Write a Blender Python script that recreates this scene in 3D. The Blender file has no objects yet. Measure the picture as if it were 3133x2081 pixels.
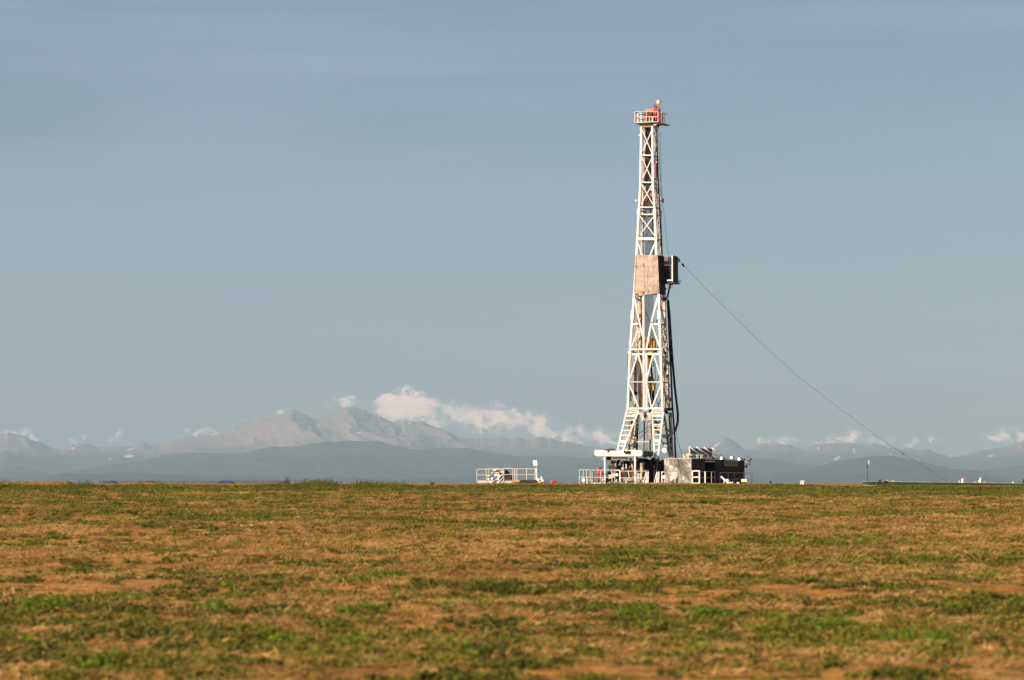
import bpy, math, random
import numpy as np
from mathutils import Vector, Matrix
random.seed(7); rng = np.random.RandomState(7)
S = bpy.context.scene
COL = S.collection
rad = math.radians

# ---------------------------------------------------------------- camera
EYE = 2.6; FPX = 8703.0; HORIZ = 1475.0
PITCH = math.atan((HORIZ - 1040.5) / FPX)
cam = bpy.data.cameras.new('camera'); camo = bpy.data.objects.new('camera', cam); COL.objects.link(camo)
camo.location = (0, 0, EYE); camo.rotation_euler = (rad(90) + PITCH, 0, 0)
cam.sensor_width = 36; cam.lens = 100.0; cam.clip_start = 0.5; cam.clip_end = 300000
cam.dof.use_dof = True; cam.dof.focus_distance = 260; cam.dof.aperture_fstop = 1.8
S.camera = camo

# ---------------------------------------------------------------- light
SUN_AZ = 48.0     # degrees left of straight behind the camera
SUN_EL = 20.0
sl = bpy.data.lights.new('sun', 'SUN'); sl.energy = 5.0; sl.angle = rad(0.53); sl.color = (1.0, 0.79, 0.58)
so = bpy.data.objects.new('sun', sl); COL.objects.link(so)
sd = Vector((-math.sin(rad(SUN_AZ)) * math.cos(rad(SUN_EL)), -math.cos(rad(SUN_AZ)) * math.cos(rad(SUN_EL)), math.sin(rad(SUN_EL))))
so.rotation_euler = sd.to_track_quat('Z', 'Y').to_euler(); so.location = (-40, -40, 60)
vs = S.view_settings
vs.view_transform = 'Standard'; vs.look = 'None'; vs.gamma = 1; vs.use_curve_mapping = False; vs.exposure = 0.45

# ---------------------------------------------------------------- node helper
class NT:
    def __init__(s, nt): s.nt = nt
    def n(s, t, **kw):
        x = s.nt.nodes.new(t)
        for k, v in kw.items(): setattr(x, k, v)
        return x
    def put(s, sock, v):
        if isinstance(v, bpy.types.NodeSocket): s.nt.links.new(v, sock)
        elif v is not None:
            if hasattr(sock.default_value, '__len__') and not hasattr(v, '__len__'): v = (v,) * len(sock.default_value)
            if hasattr(v, '__len__') and len(sock.default_value) == 4 and len(v) == 3: v = (*v, 1)
            sock.default_value = v
    def m(s, op, a, b=None, c=None, clamp=False):
        x = s.n('ShaderNodeMath', operation=op, use_clamp=clamp)
        for i, v in enumerate((a, b, c)): s.put(x.inputs[i], v)
        return x.outputs[0]
    def mix(s, f, a, b, bt='MIX'):
        x = s.n('ShaderNodeMix', data_type='RGBA', blend_type=bt)
        s.put(x.inputs[0], f); s.put(x.inputs[6], a); s.put(x.inputs[7], b); return x.outputs[2]
    def noise(s, vec, scale, detail=4, rough=.55, dist=0):
        x = s.n('ShaderNodeTexNoise'); s.put(x.inputs['Vector'], vec); s.put(x.inputs['Scale'], scale)
        s.put(x.inputs['Detail'], detail); s.put(x.inputs['Roughness'], rough); s.put(x.inputs['Distortion'], dist); return x.outputs[0]
    def ramp(s, f, a, b, lo=0., hi=1., smooth=True):
        x = s.n('ShaderNodeMapRange', interpolation_type='SMOOTHSTEP' if smooth else 'LINEAR')
        s.put(x.inputs[0], f); s.put(x.inputs[1], a); s.put(x.inputs[2], b); s.put(x.inputs[3], lo); s.put(x.inputs[4], hi); return x.outputs[0]
    def scale(s, vec, sc):
        x = s.n('ShaderNodeVectorMath', operation='MULTIPLY'); s.put(x.inputs[0], vec); s.put(x.inputs[1], sc); return x.outputs[0]
    def bump(s, h, strength, dist):
        x = s.n('ShaderNodeBump'); s.put(x.inputs['Height'], h); s.put(x.inputs['Strength'], strength); s.put(x.inputs['Distance'], dist); return x.outputs[0]

# ---------------------------------------------------------------- sky
W = bpy.data.worlds.new('World'); S.world = W; W.use_nodes = True
w = NT(W.node_tree); W.node_tree.nodes.clear()
sky = w.n('ShaderNodeTexSky', sky_type='NISHITA'); sky.sun_disc = False
sky.sun_elevation = rad(SUN_EL); sky.sun_rotation = rad(180 + SUN_AZ); sky.altitude = 1500; sky.air_density = 1.0; sky.dust_density = 1.0; sky.ozone_density = 1.2
tc = w.n('ShaderNodeTexCoord').outputs['Generated']
sp = w.n('ShaderNodeSeparateXYZ'); w.put(sp.inputs[0], tc)
dx, dy, dz = sp.outputs
az = w.m('ARCTAN2', dx, dy)
el = w.m('ARCSINE', w.m('MINIMUM', w.m('MAXIMUM', dz, -1), 1))
cb = w.n('ShaderNodeCombineXYZ'); w.put(cb.inputs[0], az); w.put(cb.inputs[1], el)
P2 = cb.outputs[0]
# high thin cloud veil: long faint streaks over the whole dome
veil = w.noise(w.scale(tc, (1.6, 1.6, 14.0)), 1.3, 6, .55, .6)
fine = w.noise(w.scale(tc, (2.2, 2.2, 42.0)), 2.4, 5, .6, .4)
vfac = w.m('ADD', w.ramp(veil, .34, .68, .05, .80), w.ramp(fine, .42, .74, -.06, .20), clamp=True)
base = w.n('ShaderNodeVectorMath', operation='SCALE'); w.put(base.inputs[0], sky.outputs[0]); base.inputs[3].default_value = .82
SKYK = 0.062
VEIL = (0.235 / SKYK, 0.315 / SKYK, 0.425 / SKYK)
c = w.mix(vfac, base.outputs[0], VEIL)
# low cumulus: heaps standing on the far range, described by direction (azimuth, elevation)
warp = w.noise(P2, 60, 6, .6)
warp2 = w.noise(w.scale(P2, (1, 1.5, 1)), 330, 8, .66, .8)
warp3 = w.noise(w.scale(P2, (1, 1.2, 1)), 150, 5, .6, .6)
blobs = [(1050,1232,36,13,1.),(1176,1240,26,22,1.1),(1215,1228,26,24,1.2),(1245,1255,60,30,1.3),(1278,1228,26,22,1.1),(1335,1227,32,9,.8),
 (1392,1270,60,22,1.25),(1450,1268,48,20,1.1),(1515,1264,24,20,1.05),(1580,1282,48,18,1.15),(1660,1288,36,14,1.05),(1715,1308,50,18,.9),(1480,1303,130,18,.45),(1840,1330,80,18,.8),(640,1325,50,10,.5),(2750,1350,90,12,.6),
 (345,1337,26,16,.8),(82,1328,26,12,.7),(18,1326,24,11,.7),(537,1326,30,13,.6),(765,1282,34,7,.55),(868,1262,26,6,.5),
 (3090,1343,90,22,.8),(2640,1338,60,15,.6),(1760,1335,90,14,.5),(1860,1352,90,12,.5),(2330,1352,90,10,.45),(2500,1347,90,9,.45),(190,1345,100,16,.35)]
tot = None
for (u, v, ru, rv, amp) in blobs:
    a0 = math.atan((u - 1566.5) / FPX); e0 = math.atan((HORIZ - v) / FPX) * math.cos(a0)
    sx = w.m('MULTIPLY', w.m('SUBTRACT', az, a0), FPX / (ru * 1.25)); sy = w.m('MULTIPLY', w.m('SUBTRACT', el, e0), FPX / (rv * 1.35))
    r2 = w.m('MULTIPLY_ADD', sx, sx, w.m('MULTIPLY', sy, sy))
    g = w.m('MULTIPLY', w.m('EXPONENT', w.m('MULTIPLY', r2, -.9)), amp)
    tot = g if tot is None else w.m('ADD', tot, g)
# the rest of the horizon carries the same kind of cloud
off = w.m('MULTIPLY', w.ramp(w.m('ABSOLUTE', az), .19, .24), w.m('MULTIPLY', w.ramp(el, .002, .015), w.ramp(el, .055, .02)))
tot = w.m('ADD', tot, w.m('MULTIPLY', off, w.m('MULTIPLY', w.noise(P2, 22, 4, .5), 1.1)))
cl = w.m('ADD', tot, w.m('MULTIPLY', w.m('ADD', w.m('MULTIPLY', w.m('SUBTRACT', warp3, .5), 1.1), w.m('SUBTRACT', warp2, .52)), 2.6))
cfac = w.m('MULTIPLY', w.ramp(cl, .05, 1.0), w.ramp(tot, .02, .3))
shade = w.ramp(w.m('ADD', cl, w.m('ADD', w.m('MULTIPLY', w.m('SUBTRACT', warp, .5), 4.0), w.m('MULTIPLY', w.m('SUBTRACT', warp3, .5), 4.0))), -.1, 2.0)
ccol = w.mix(shade, tuple(k / SKYK for k in (.42, .43, .44)), tuple(k / SKYK for k in (1.9, 1.28, .98)))
c = w.mix(w.m('MULTIPLY', cfac, .9), c, ccol)
bg = w.n('ShaderNodeBackground'); w.put(bg.inputs[0], c); bg.inputs[1].default_value = SKYK
wo = w.n('ShaderNodeOutputWorld'); w.nt.links.new(bg.outputs[0], wo.inputs[0])
try: S.cycles.volume_bounces = 0; S.cycles.max_bounces = 6
except Exception: pass

# ---------------------------------------------------------------- materials
def mat(name, col, rough=.6, metal=0., var=.0, vscale=2., bump=.0, bscale=20., rust=None, rustamt=.5, rscale=1.5, emit=None, spec=.5, tr=0):
    m = bpy.data.materials.new(name); m.use_nodes = True
    t = NT(m.node_tree); b = m.node_tree.nodes['Principled BSDF']
    pos = t.n('ShaderNodeTexCoord').outputs['Object']
    c = (*col, 1)
    if var:
        f = t.noise(pos, vscale, 6, .6); c = t.mix(t.ramp(f, .3, .7), tuple(k * (1 - var) for k in col), tuple(min(1, k * (1 + var)) for k in col))
    if rust:
        f = t.noise(t.scale(pos, (1.6, 1.6, .55)), rscale, 8, .68, .6)
        c = t.mix(t.ramp(f, .64 - .22 * rustamt, .74 - .1 * rustamt), c, rust)
    t.put(b.inputs['Base Color'], c); b.inputs['Roughness'].default_value = rough; b.inputs['Metallic'].default_value = metal
    b.inputs['Specular IOR Level'].default_value = spec
    if bump: t.put(b.inputs['Normal'], t.bump(t.noise(pos, bscale, 5, .6), .5, bump))
    if emit: b.inputs['Emission Color'].default_value = (*emit[0], 1); b.inputs['Emission Strength'].default_value = emit[1]
    return m
M = {}
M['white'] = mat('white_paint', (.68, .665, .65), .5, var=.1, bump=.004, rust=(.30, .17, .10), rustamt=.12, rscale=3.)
M['cream'] = mat('old_cream_and_shade_paint', (.52, .44, .35), .6, var=.2, vscale=3, rust=(.14, .08, .05), rustamt=.55, rscale=2.5)  # also paints shade onto the rear of the mast
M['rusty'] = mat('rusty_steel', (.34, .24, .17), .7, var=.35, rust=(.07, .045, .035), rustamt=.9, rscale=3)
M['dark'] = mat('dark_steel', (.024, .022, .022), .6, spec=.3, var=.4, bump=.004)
M['black'] = mat('black_rubber_and_shade', (.008, .008, .009), .6, spec=.25)  # also holds the shade of the engines, shed recess and canopy side
M['grey'] = mat('grey_paint', (.42, .41, .40), .55, var=.15, rust=(.2, .13, .09), rustamt=.2)
M['red'] = mat('red_paint', (.50, .035, .02), .45, var=.2, rust=(.12, .05, .03), rustamt=.3, rscale=4)
M['orange'] = mat('orange_red_paint', (.62, .12, .04), .45, var=.2)
M['brown'] = mat('brown_sheave_steel', (.16, .085, .04), .6, var=.4, vscale=6)
M['yellow'] = mat('yellow_paint', (.75, .42, .015), .45, var=.12, rust=(.05, .035, .02), rustamt=.1, rscale=3)
M['yellow_shade'] = mat('shaded_yellow_paint', (.34, .19, .015), .5, var=.25)  # darker yellow, shade painted into right-facing plates
M['blue'] = mat('blue_tarp', (.035, .05, .16), .6, var=.3)
M['slate'] = mat('slate_blue_panel', (.09, .11, .15), .6, var=.2)
M['green'] = mat('green_trailer_paint', (.012, .06, .028), .5, var=.15)
M['tan'] = mat('tan_mat', (.42, .27, .15), .8, var=.2, bump=.01)
M['navy'] = mat('dark_navy_tarp', (.022, .024, .045), .7, var=.3)
M['cable'] = mat('steel_wire_rope', (.05, .05, .055), .5, metal=.3)
M['glass'] = mat('dusty_glass', (.05, .045, .045), .25)
M['beige'] = mat('beige_case', (.50, .41, .25), .6, var=.15)
M['rail'] = mat('dull_white_rail_paint', (.43, .42, .41), .6, var=.15, rust=(.25, .16, .1), rustamt=.25, rscale=4)
M['lens'] = mat('lit_lamp_lens', (.9, .9, .85), .2, emit=((1, .93, .74), 2.6))
M['dim_glow'] = mat('pale_lens_and_part_glow', (.9, .88, .8), .25, emit=((1, .9, .7), 1.2))
M['lens_green'] = mat('greenish_lit_lens', (.8, .95, .7), .2, emit=((.62, 1, .45), 2.5))
M['lens_orange'] = mat('orange_lit_lens', (.9, .7, .5), .2, emit=((1, .55, .2), 2.2))
M['lens_yellow'] = mat('yellow_lit_lens', (.9, .8, .2), .2, emit=((1, .8, .15), 1.3))

def sheet_metal(name, col, rough, metal, dent, rust, dscale=1.0):
    m = bpy.data.materials.new(name); m.use_nodes = True
    t = NT(m.node_tree); b = m.node_tree.nodes['Principled BSDF']; pos = t.n('ShaderNodeTexCoord').outputs['Object']
    f = t.noise(t.scale(pos, (1, 1, .8)), 1.3, 7, .66, .8)
    c = t.mix(t.ramp(f, .42, .62), col, tuple(k * .78 for k in col))
    f2 = t.noise(t.scale(pos, (1.3, 1.3, .7)), 2.1, 8, .7, 1.2)
    c = t.mix(t.ramp(f2, .52, .64), c, rust)
    t.put(b.inputs['Base Color'], c); b.inputs['Metallic'].default_value = metal
    t.put(b.inputs['Roughness'], t.ramp(f, .3, .7, rough * .8, rough * 1.3))
    f3 = t.noise(t.scale(pos, (2.6, 2.6, .5)), 1.1, 6, .7, .5)
    c = t.mix(t.ramp(f3, .5, .66, 0, .75), c, tuple(k * .8 for k in rust))
    h = t.m('ADD', t.noise(pos, .55 * dscale, 2, .4), t.m('MULTIPLY', t.noise(pos, 3, 4, .5), .08))
    t.put(b.inputs['Normal'], t.bump(h, 1, dent)); return m
M['windwall'] = sheet_metal('weathered_windwall_sheet', (.47, .365, .30), .6, .0, .12, (.15, .105, .085))
M['galv'] = sheet_metal('dented_galvanised_sheet', (.21, .20, .195), .5, .5, .8, (.14, .13, .125), .7)
M['shadewall'] = mat('siding_with_painted_shade', (.034, .027, .026), .75, spec=.2, var=.35, vscale=1.5, bump=.02, bscale=6)  # dark brown puts the shade of right-facing walls into the colour

# ---------------------------------------------------------------- mesh helpers
def tag(o, label=None, cat=None, group=None, kind=None):
    if label: o['label'] = label
    if cat: o['category'] = cat
    if group: o['group'] = group
    if kind: o['kind'] = kind
    return o
def thing(name, loc, label, cat, group=None):
    o = bpy.data.objects.new(name, None); COL.objects.link(o); o.location = loc; o.empty_display_size = .3
    return tag(o, label, cat, group)
def wpos(o):
    p = Vector(o.location)
    while o.parent: o = o.parent; p += Vector(o.location)
    return p
class MB:
    def __init__(s): s.v = []; s.f = []; s.sm = []
    def add(s, vs, fs, smooth=False):
        b = len(s.v); s.v += [Vector(v) for v in vs]; s.f += [[b + i for i in f] for f in fs]; s.sm += [smooth] * len(fs); return s
    def hexa(s, c): return s.add(c, [(0, 3, 2, 1), (4, 5, 6, 7), (0, 1, 5, 4), (1, 2, 6, 5), (2, 3, 7, 6), (3, 0, 4, 7)])
    def bar(s, p, q, a, b=None, up=None):
        p = Vector(p); q = Vector(q); b = b or a; d = (q - p).normalized()
        up = Vector(up) if up is not None else (Vector((0, 0, 1)) if abs(d.z) < .9 else Vector(EYF))
        x = d.cross(up).normalized(); y = x.cross(d).normalized(); x *= a / 2; y *= b / 2
        return s.hexa([p - x - y, p + x - y, p + x + y, p - x + y, q - x - y, q + x - y, q + x + y, q - x + y])
    def tube(s, p, q, r, n=8, r2=None, caps=True):
        p = Vector(p); q = Vector(q); d = (q - p).normalized(); r2 = r if r2 is None else r2
        x = d.orthogonal().normalized(); y = d.cross(x)
        vs = []
        for (c, rr) in ((p, r), (q, r2)):
            for i in range(n):
                a = 2 * math.pi * i / n; vs.append(c + x * rr * math.cos(a) + y * rr * math.sin(a))
        fs = [(i, (i + 1) % n, n + (i + 1) % n, n + i) for i in range(n)]
        s.add(vs, fs, True)
        if caps: s.add([], []); b = len(s.v) - 2 * n; s.f += [[b + i for i in reversed(range(n))], [b + n + i for i in range(n)]]; s.sm += [False] * 2
        return s
    def path(s, pts, r, n=6):
        pts = [Vector(p) for p in pts]; vs = []
        for k, p in enumerate(pts):
            d = (pts[min(k + 1, len(pts) - 1)] - pts[max(k - 1, 0)]).normalized()
            x = d.cross(Vector((.03, 1, .02))).normalized(); y = d.cross(x)
            for i in range(n):
                a = 2 * math.pi * i / n; vs.append(p + x * r * math.cos(a) + y * r * math.sin(a))
        fs = []
        for k in range(len(pts) - 1):
            for i in range(n): fs.append((k * n + i, k * n + (i + 1) % n, (k + 1) * n + (i + 1) % n, (k + 1) * n + i))
        fs += [tuple(reversed(range(n))), tuple((len(pts) - 1) * n + i for i in range(n))]
        return s.add(vs, fs, True)
    def ball(s, c, r, sx=1, sy=1, sz=1, n=10, m=6):
        c = Vector(c); vs = [c + Vector((0, 0, r * sz))]
        for j in range(1, m):
            t = math.pi * j / m
            for i in range(n): a = 2 * math.pi * i / n; vs.append(c + Vector((r * sx * math.sin(t) * math.cos(a), r * sy * math.sin(t) * math.sin(a), r * sz * math.cos(t))))
        vs.append(c - Vector((0, 0, r * sz))); L = len(vs) - 1
        fs = [(0, 1 + i, 1 + (i + 1) % n) for i in range(n)]
        for j in range(m - 2):
            for i in range(n): a = 1 + j * n + i; b = 1 + j * n + (i + 1) % n; fs.append((a, a + n, b + n, b))
        fs += [(L, 1 + (m - 2) * n + (i + 1) % n, 1 + (m - 2) * n + i) for i in range(n)]
        return s.add(vs, fs, True)
    def prism(s, poly, off):
        """closed polygon (world points, in one plane) pushed along off"""
        off = Vector(off); n = len(poly); a = [Vector(p) for p in poly]
        return s.add(a + [p + off for p in a], [tuple(range(n)), tuple(reversed(range(n, 2 * n)))] + [(i, n + i, n + (i + 1) % n, (i + 1) % n) for i in range(n)])
    def build(s, name, m, parent=None, bevel=0):
        me = bpy.data.meshes.new(name); o = bpy.data.objects.new(name, me); COL.objects.link(o)
        off = wpos(parent) if parent else Vector((0, 0, 0))
        me.from_pydata([tuple(v - off) for v in s.v], [], s.f); me.polygons.foreach_set('use_smooth', s.sm)
        import bmesh
        bm = bmesh.new(); bm.from_mesh(me); bmesh.ops.recalc_face_normals(bm, faces=bm.faces); bm.to_mesh(me); bm.free()
        me.materials.append(M[m] if isinstance(m, str) else m)
        if parent: o.parent = parent
        if bevel:
            b = o.modifiers.new('bevel', 'BEVEL'); b.width = bevel; b.segments = 2; b.limit_method = 'ANGLE'
        return o
def recentre(o):
    """put the origin of a one-mesh thing at its own base"""
    me = o.data; n = len(me.vertices); a = np.empty(n * 3); me.vertices.foreach_get('co', a); a = a.reshape(-1, 3)
    c = np.array([(a[:, 0].min() + a[:, 0].max()) / 2, (a[:, 1].min() + a[:, 1].max()) / 2, a[:, 2].min()])
    me.vertices.foreach_set('co', (a - c).ravel()); o.location = c; return o

FW = Vector((0, math.cos(PITCH), math.sin(PITCH))); UP = Vector((0, -math.sin(PITCH), math.cos(PITCH))); CAM = Vector((0, 0, EYE))
def ray(u, v): return FW + Vector((1, 0, 0)) * ((u - 1566.5) / FPX) + UP * ((1040.5 - v) / FPX)
def at(u, v, Y): d = ray(u, v); return CAM + d * (Y / d.y)
class Frame:
    def __init__(s, u0, D, yaw):
        a = rad(yaw); s.O = at(u0, HORIZ, D); s.x = Vector((math.cos(a), -math.sin(a), 0)); s.y = Vector((math.sin(a), math.cos(a), 0)); s.z = Vector((0, 0, 1))
    def hit(s, u, v, k=0):
        d = ray(u, v); t = ((s.O - CAM).dot(s.y) + k) / d.dot(s.y); return CAM + d * t
    def loc(s, p): q = p - s.O; return Vector((q.dot(s.x), q.dot(s.y), q.z))
    def w(s, x, y, z): return s.O + s.x * x + s.y * y + s.z * z
    def back(s, p, k): return p + s.y * k
    def box(s, mb, u0, v0, u1, v1, k0, k1):
        """box whose front face (local depth k0) spans the given corners"""
        a = s.loc(s.hit(u0, v1, k0)); b = s.loc(s.hit(u1, v0, k0))
        c = [s.w(x, y, z) for z in (a.z, b.z) for (x, y) in ((a.x, k0), (b.x, k0), (b.x, k1), (a.x, k1))]
        return mb.hexa(c)
EYF = (math.sin(rad(22)), math.cos(rad(22)), 0)

# ---------------------------------------------------------------- numeric noise
def _h(ix, iy, seed):
    n = (ix.astype(np.int64) * 374761393 + iy.astype(np.int64) * 668265263 + seed * 982451653) & 0x7fffffff
    n = ((n ^ (n >> 13)) * 1274126177) & 0x7fffffff
    return ((n ^ (n >> 16)) & 0xffff) / 65535.0
def vnoise(x, y, seed=0):
    x = np.asarray(x, float); y = np.asarray(y, float)
    ix = np.floor(x); iy = np.floor(y); fx = x - ix; fy = y - iy; fx = fx * fx * (3 - 2 * fx); fy = fy * fy * (3 - 2 * fy)
    a = _h(ix, iy, seed); b = _h(ix + 1, iy, seed); c = _h(ix, iy + 1, seed); d = _h(ix + 1, iy + 1, seed)
    return (a * (1 - fx) + b * fx) * (1 - fy) + (c * (1 - fx) + d * fx) * fy
def fbm(x, y, seed=0, o=4, g=.5):
    s = 0; a = 1; t = 0
    for k in range(o): s = s + a * vnoise(x * 2 ** k, y * 2 ** k, seed + k * 17); t += a; a *= g
    return s / t
def ridged(x, y, seed=0, o=5, g=.5):
    s = 0; a = 1; t = 0
    for k in range(o): s = s + a * (1 - np.abs(2 * vnoise(x * 2 ** k, y * 2 ** k, seed + k * 13) - 1)); t += a; a *= g
    return s / t
def sstep(a, b, x): t = np.clip((x - a) / (b - a), 0, 1); return t * t * (3 - 2 * t)
def grid_mesh(name, X, Y, Z, m, smooth=True):
    r, c = X.shape; co = np.stack([X, Y, Z], -1).reshape(-1, 3)
    i = np.arange(r * c).reshape(r, c); q = np.stack([i[:-1, :-1], i[:-1, 1:], i[1:, 1:], i[1:, :-1]], -1).reshape(-1, 4)
    me = bpy.data.meshes.new(name); me.vertices.add(len(co)); me.vertices.foreach_set('co', co.ravel())
    me.loops.add(q.size); me.loops.foreach_set('vertex_index', q.ravel()); me.polygons.add(len(q))
    me.polygons.foreach_set('loop_start', np.arange(0, q.size, 4)); me.polygons.foreach_set('loop_total', np.full(len(q), 4))
    me.polygons.foreach_set('use_smooth', np.full(len(q), smooth)); me.update(); me.validate()
    me.materials.append(m); o = bpy.data.objects.new(name, me); COL.objects.link(o); return o

# ---------------------------------------------------------------- ground
def gz(x, d, clods=True):
    x = np.asarray(x, float); d = np.asarray(d, float)
    lin = .016 * d; k = 6.0; a = lin; b = 2.28
    h = np.clip(.5 + .5 * (b - a) / .35, 0, 1); z = b * (1 - h) + a * h - .35 * h * (1 - h) * .5
    z = z - .10 * sstep(13, 19, x / np.maximum(d, 1) * 150) * sstep(110, 145, d) * (1 - sstep(280, 330, d))
    z = z + .14 * sstep(168, 215, d)
    z = z - 11.0 * sstep(340, 2500, d)
    near = 1 - sstep(150, 175, d)
    z = z + near * (.20 * (fbm(x / 5 + 40, d / 3.2, 3, 3) - .5) + .30 * (fbm(x / 22 + 9, d / 17, 8, 2) - .5) * sstep(160, 110, d))
    if clods: z = z + near * (.11 * (fbm(x / .5, d / .42, 5, 3) - .5) + .02 * (vnoise(x / .16, d / .16, 6) - .5))
    return z
soil = bpy.data.materials.new('dry_reddish_soil'); soil.use_nodes = True
t = NT(soil.node_tree); b = soil.node_tree.nodes['Principled BSDF']; pos = t.n('ShaderNodeTexCoord').outputs['Object']
st = t.scale(pos, (.45, 1, 1))
c = t.mix(t.ramp(t.noise(pos, .35, 5, .6), .35, .65), (.52, .225, .045), (.58, .29, .08))
c = t.mix(t.ramp(t.noise(st, 5, 6, .65), .45, .62), c, (.24, .125, .055))
c = t.mix(t.ramp(t.noise(st, 11, 5, .6), .56, .66), c, (.60, .38, .17))
c = t.mix(t.ramp(t.noise(st, 2.1, 5, .6, .5), .53, .65), c, (.15, .125, .05))
t.put(b.inputs['Base Color'], c); b.inputs['Roughness'].default_value = .95; b.inputs['Specular IOR Level'].default_value = 0
t.put(b.inputs['Normal'], t.bump(t.noise(pos, 14, 6, .65), .7, .05))
rows = [-120, -60, -20, 0, 10, 16, 20]
while rows[-1] < 178: rows.append(rows[-1] + max(.11, rows[-1] * .0032))
rows += [182, 190, 205, 225, 250, 275, 300, 330, 370, 430, 520, 700, 1000, 1500, 2500, 5000, 10000, 20000, 40000, 74000]
rows = np.array(rows, float); ss = np.linspace(-1, 1, 381)
ss = np.sign(ss) * (np.abs(ss) * .55 + .45 * np.abs(ss) ** 4)
half = np.where(rows < 200, np.abs(rows) * .42 + 22, np.minimum(rows * .46 + 14, 34000))
Y = np.repeat(rows[:, None], 381, 1); X = half[:, None] * ss[None]
ground = grid_mesh('ground', X, Y, gz(X, Y), soil); tag(ground, kind='structure')

# bare dirt bank between the field and the pad
bu = np.array([-500, 0, 110, 212, 228, 300, 470, 500, 545, 700, 1100, 1400, 1480, 1560, 1700, 1760, 1850, 2000, 2150, 2320, 2420, 2700, 3133, 3700], float)
bv = np.array([1474, 1474, 1473, 1472, 1480, 1481, 1477, 1476, 1481, 1482, 1482, 1480, 1477, 1478, 1479, 1481, 1480, 1477.5, 1478.5, 1480, 1482, 1486.5, 1488, 1488], float)
uu = np.linspace(-500, 3700, 1300); yy = np.linspace(0, 1, 9)
U, T = np.meshgrid(uu, yy); D = 178 + T * 9 + 1.5 * (fbm(U / 60, T * 0, 4) - .5)
XX = (U - 1566.5) / FPX * D
top = EYE + (HORIZ - np.interp(U, bu, bv)) / FPX * 182.5
lowz = 1.95
ZZ = lowz + (top - lowz) * np.sin(np.pi * np.clip(T, 0, 1)) ** .6 + .09 * (fbm(XX / .9, D / .9, 11) - .5) + .05 * (vnoise(XX / .25, D / .25, 12) - .5)
tag(grid_mesh('dirt_bank', XX, D, ZZ, soil), kind='structure')

# ---------------------------------------------------------------- mountains
def mtn_mat(name, low, high, z0, z1, snow=None):
    m = bpy.data.materials.new(name); m.use_nodes = True; t = NT(m.node_tree); b = m.node_tree.nodes['Principled BSDF']
    geo = t.n('ShaderNodeNewGeometry'); sp = t.n('ShaderNodeSeparateXYZ'); t.put(sp.inputs[0], geo.outputs['Position'])
    n = t.noise(geo.outputs['Position'], .0012, 6, .6)
    zz = t.m('MULTIPLY_ADD', t.m('SUBTRACT', n, .5), (z1 - z0) * 1.2, sp.outputs[2])
    c = t.mix(t.ramp(zz, z0, z1), low, high)
    c = t.mix(t.ramp(t.noise(geo.outputs['Position'], .0045, 5, .65), .4, .7, 0, .5), c, tuple(k * .55 for k in high))
    if snow:
        at_ = t.n('ShaderNodeAttribute', attribute_name='snow'); c = t.mix(t.ramp(at_.outputs['Fac'], .35, .6), c, (.85, .85, .86))
    t.put(b.inputs['Base Color'], c); b.inputs['Roughness'].default_value = .95; b.inputs['Specular IOR Level'].default_value = .1
    return m
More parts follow.
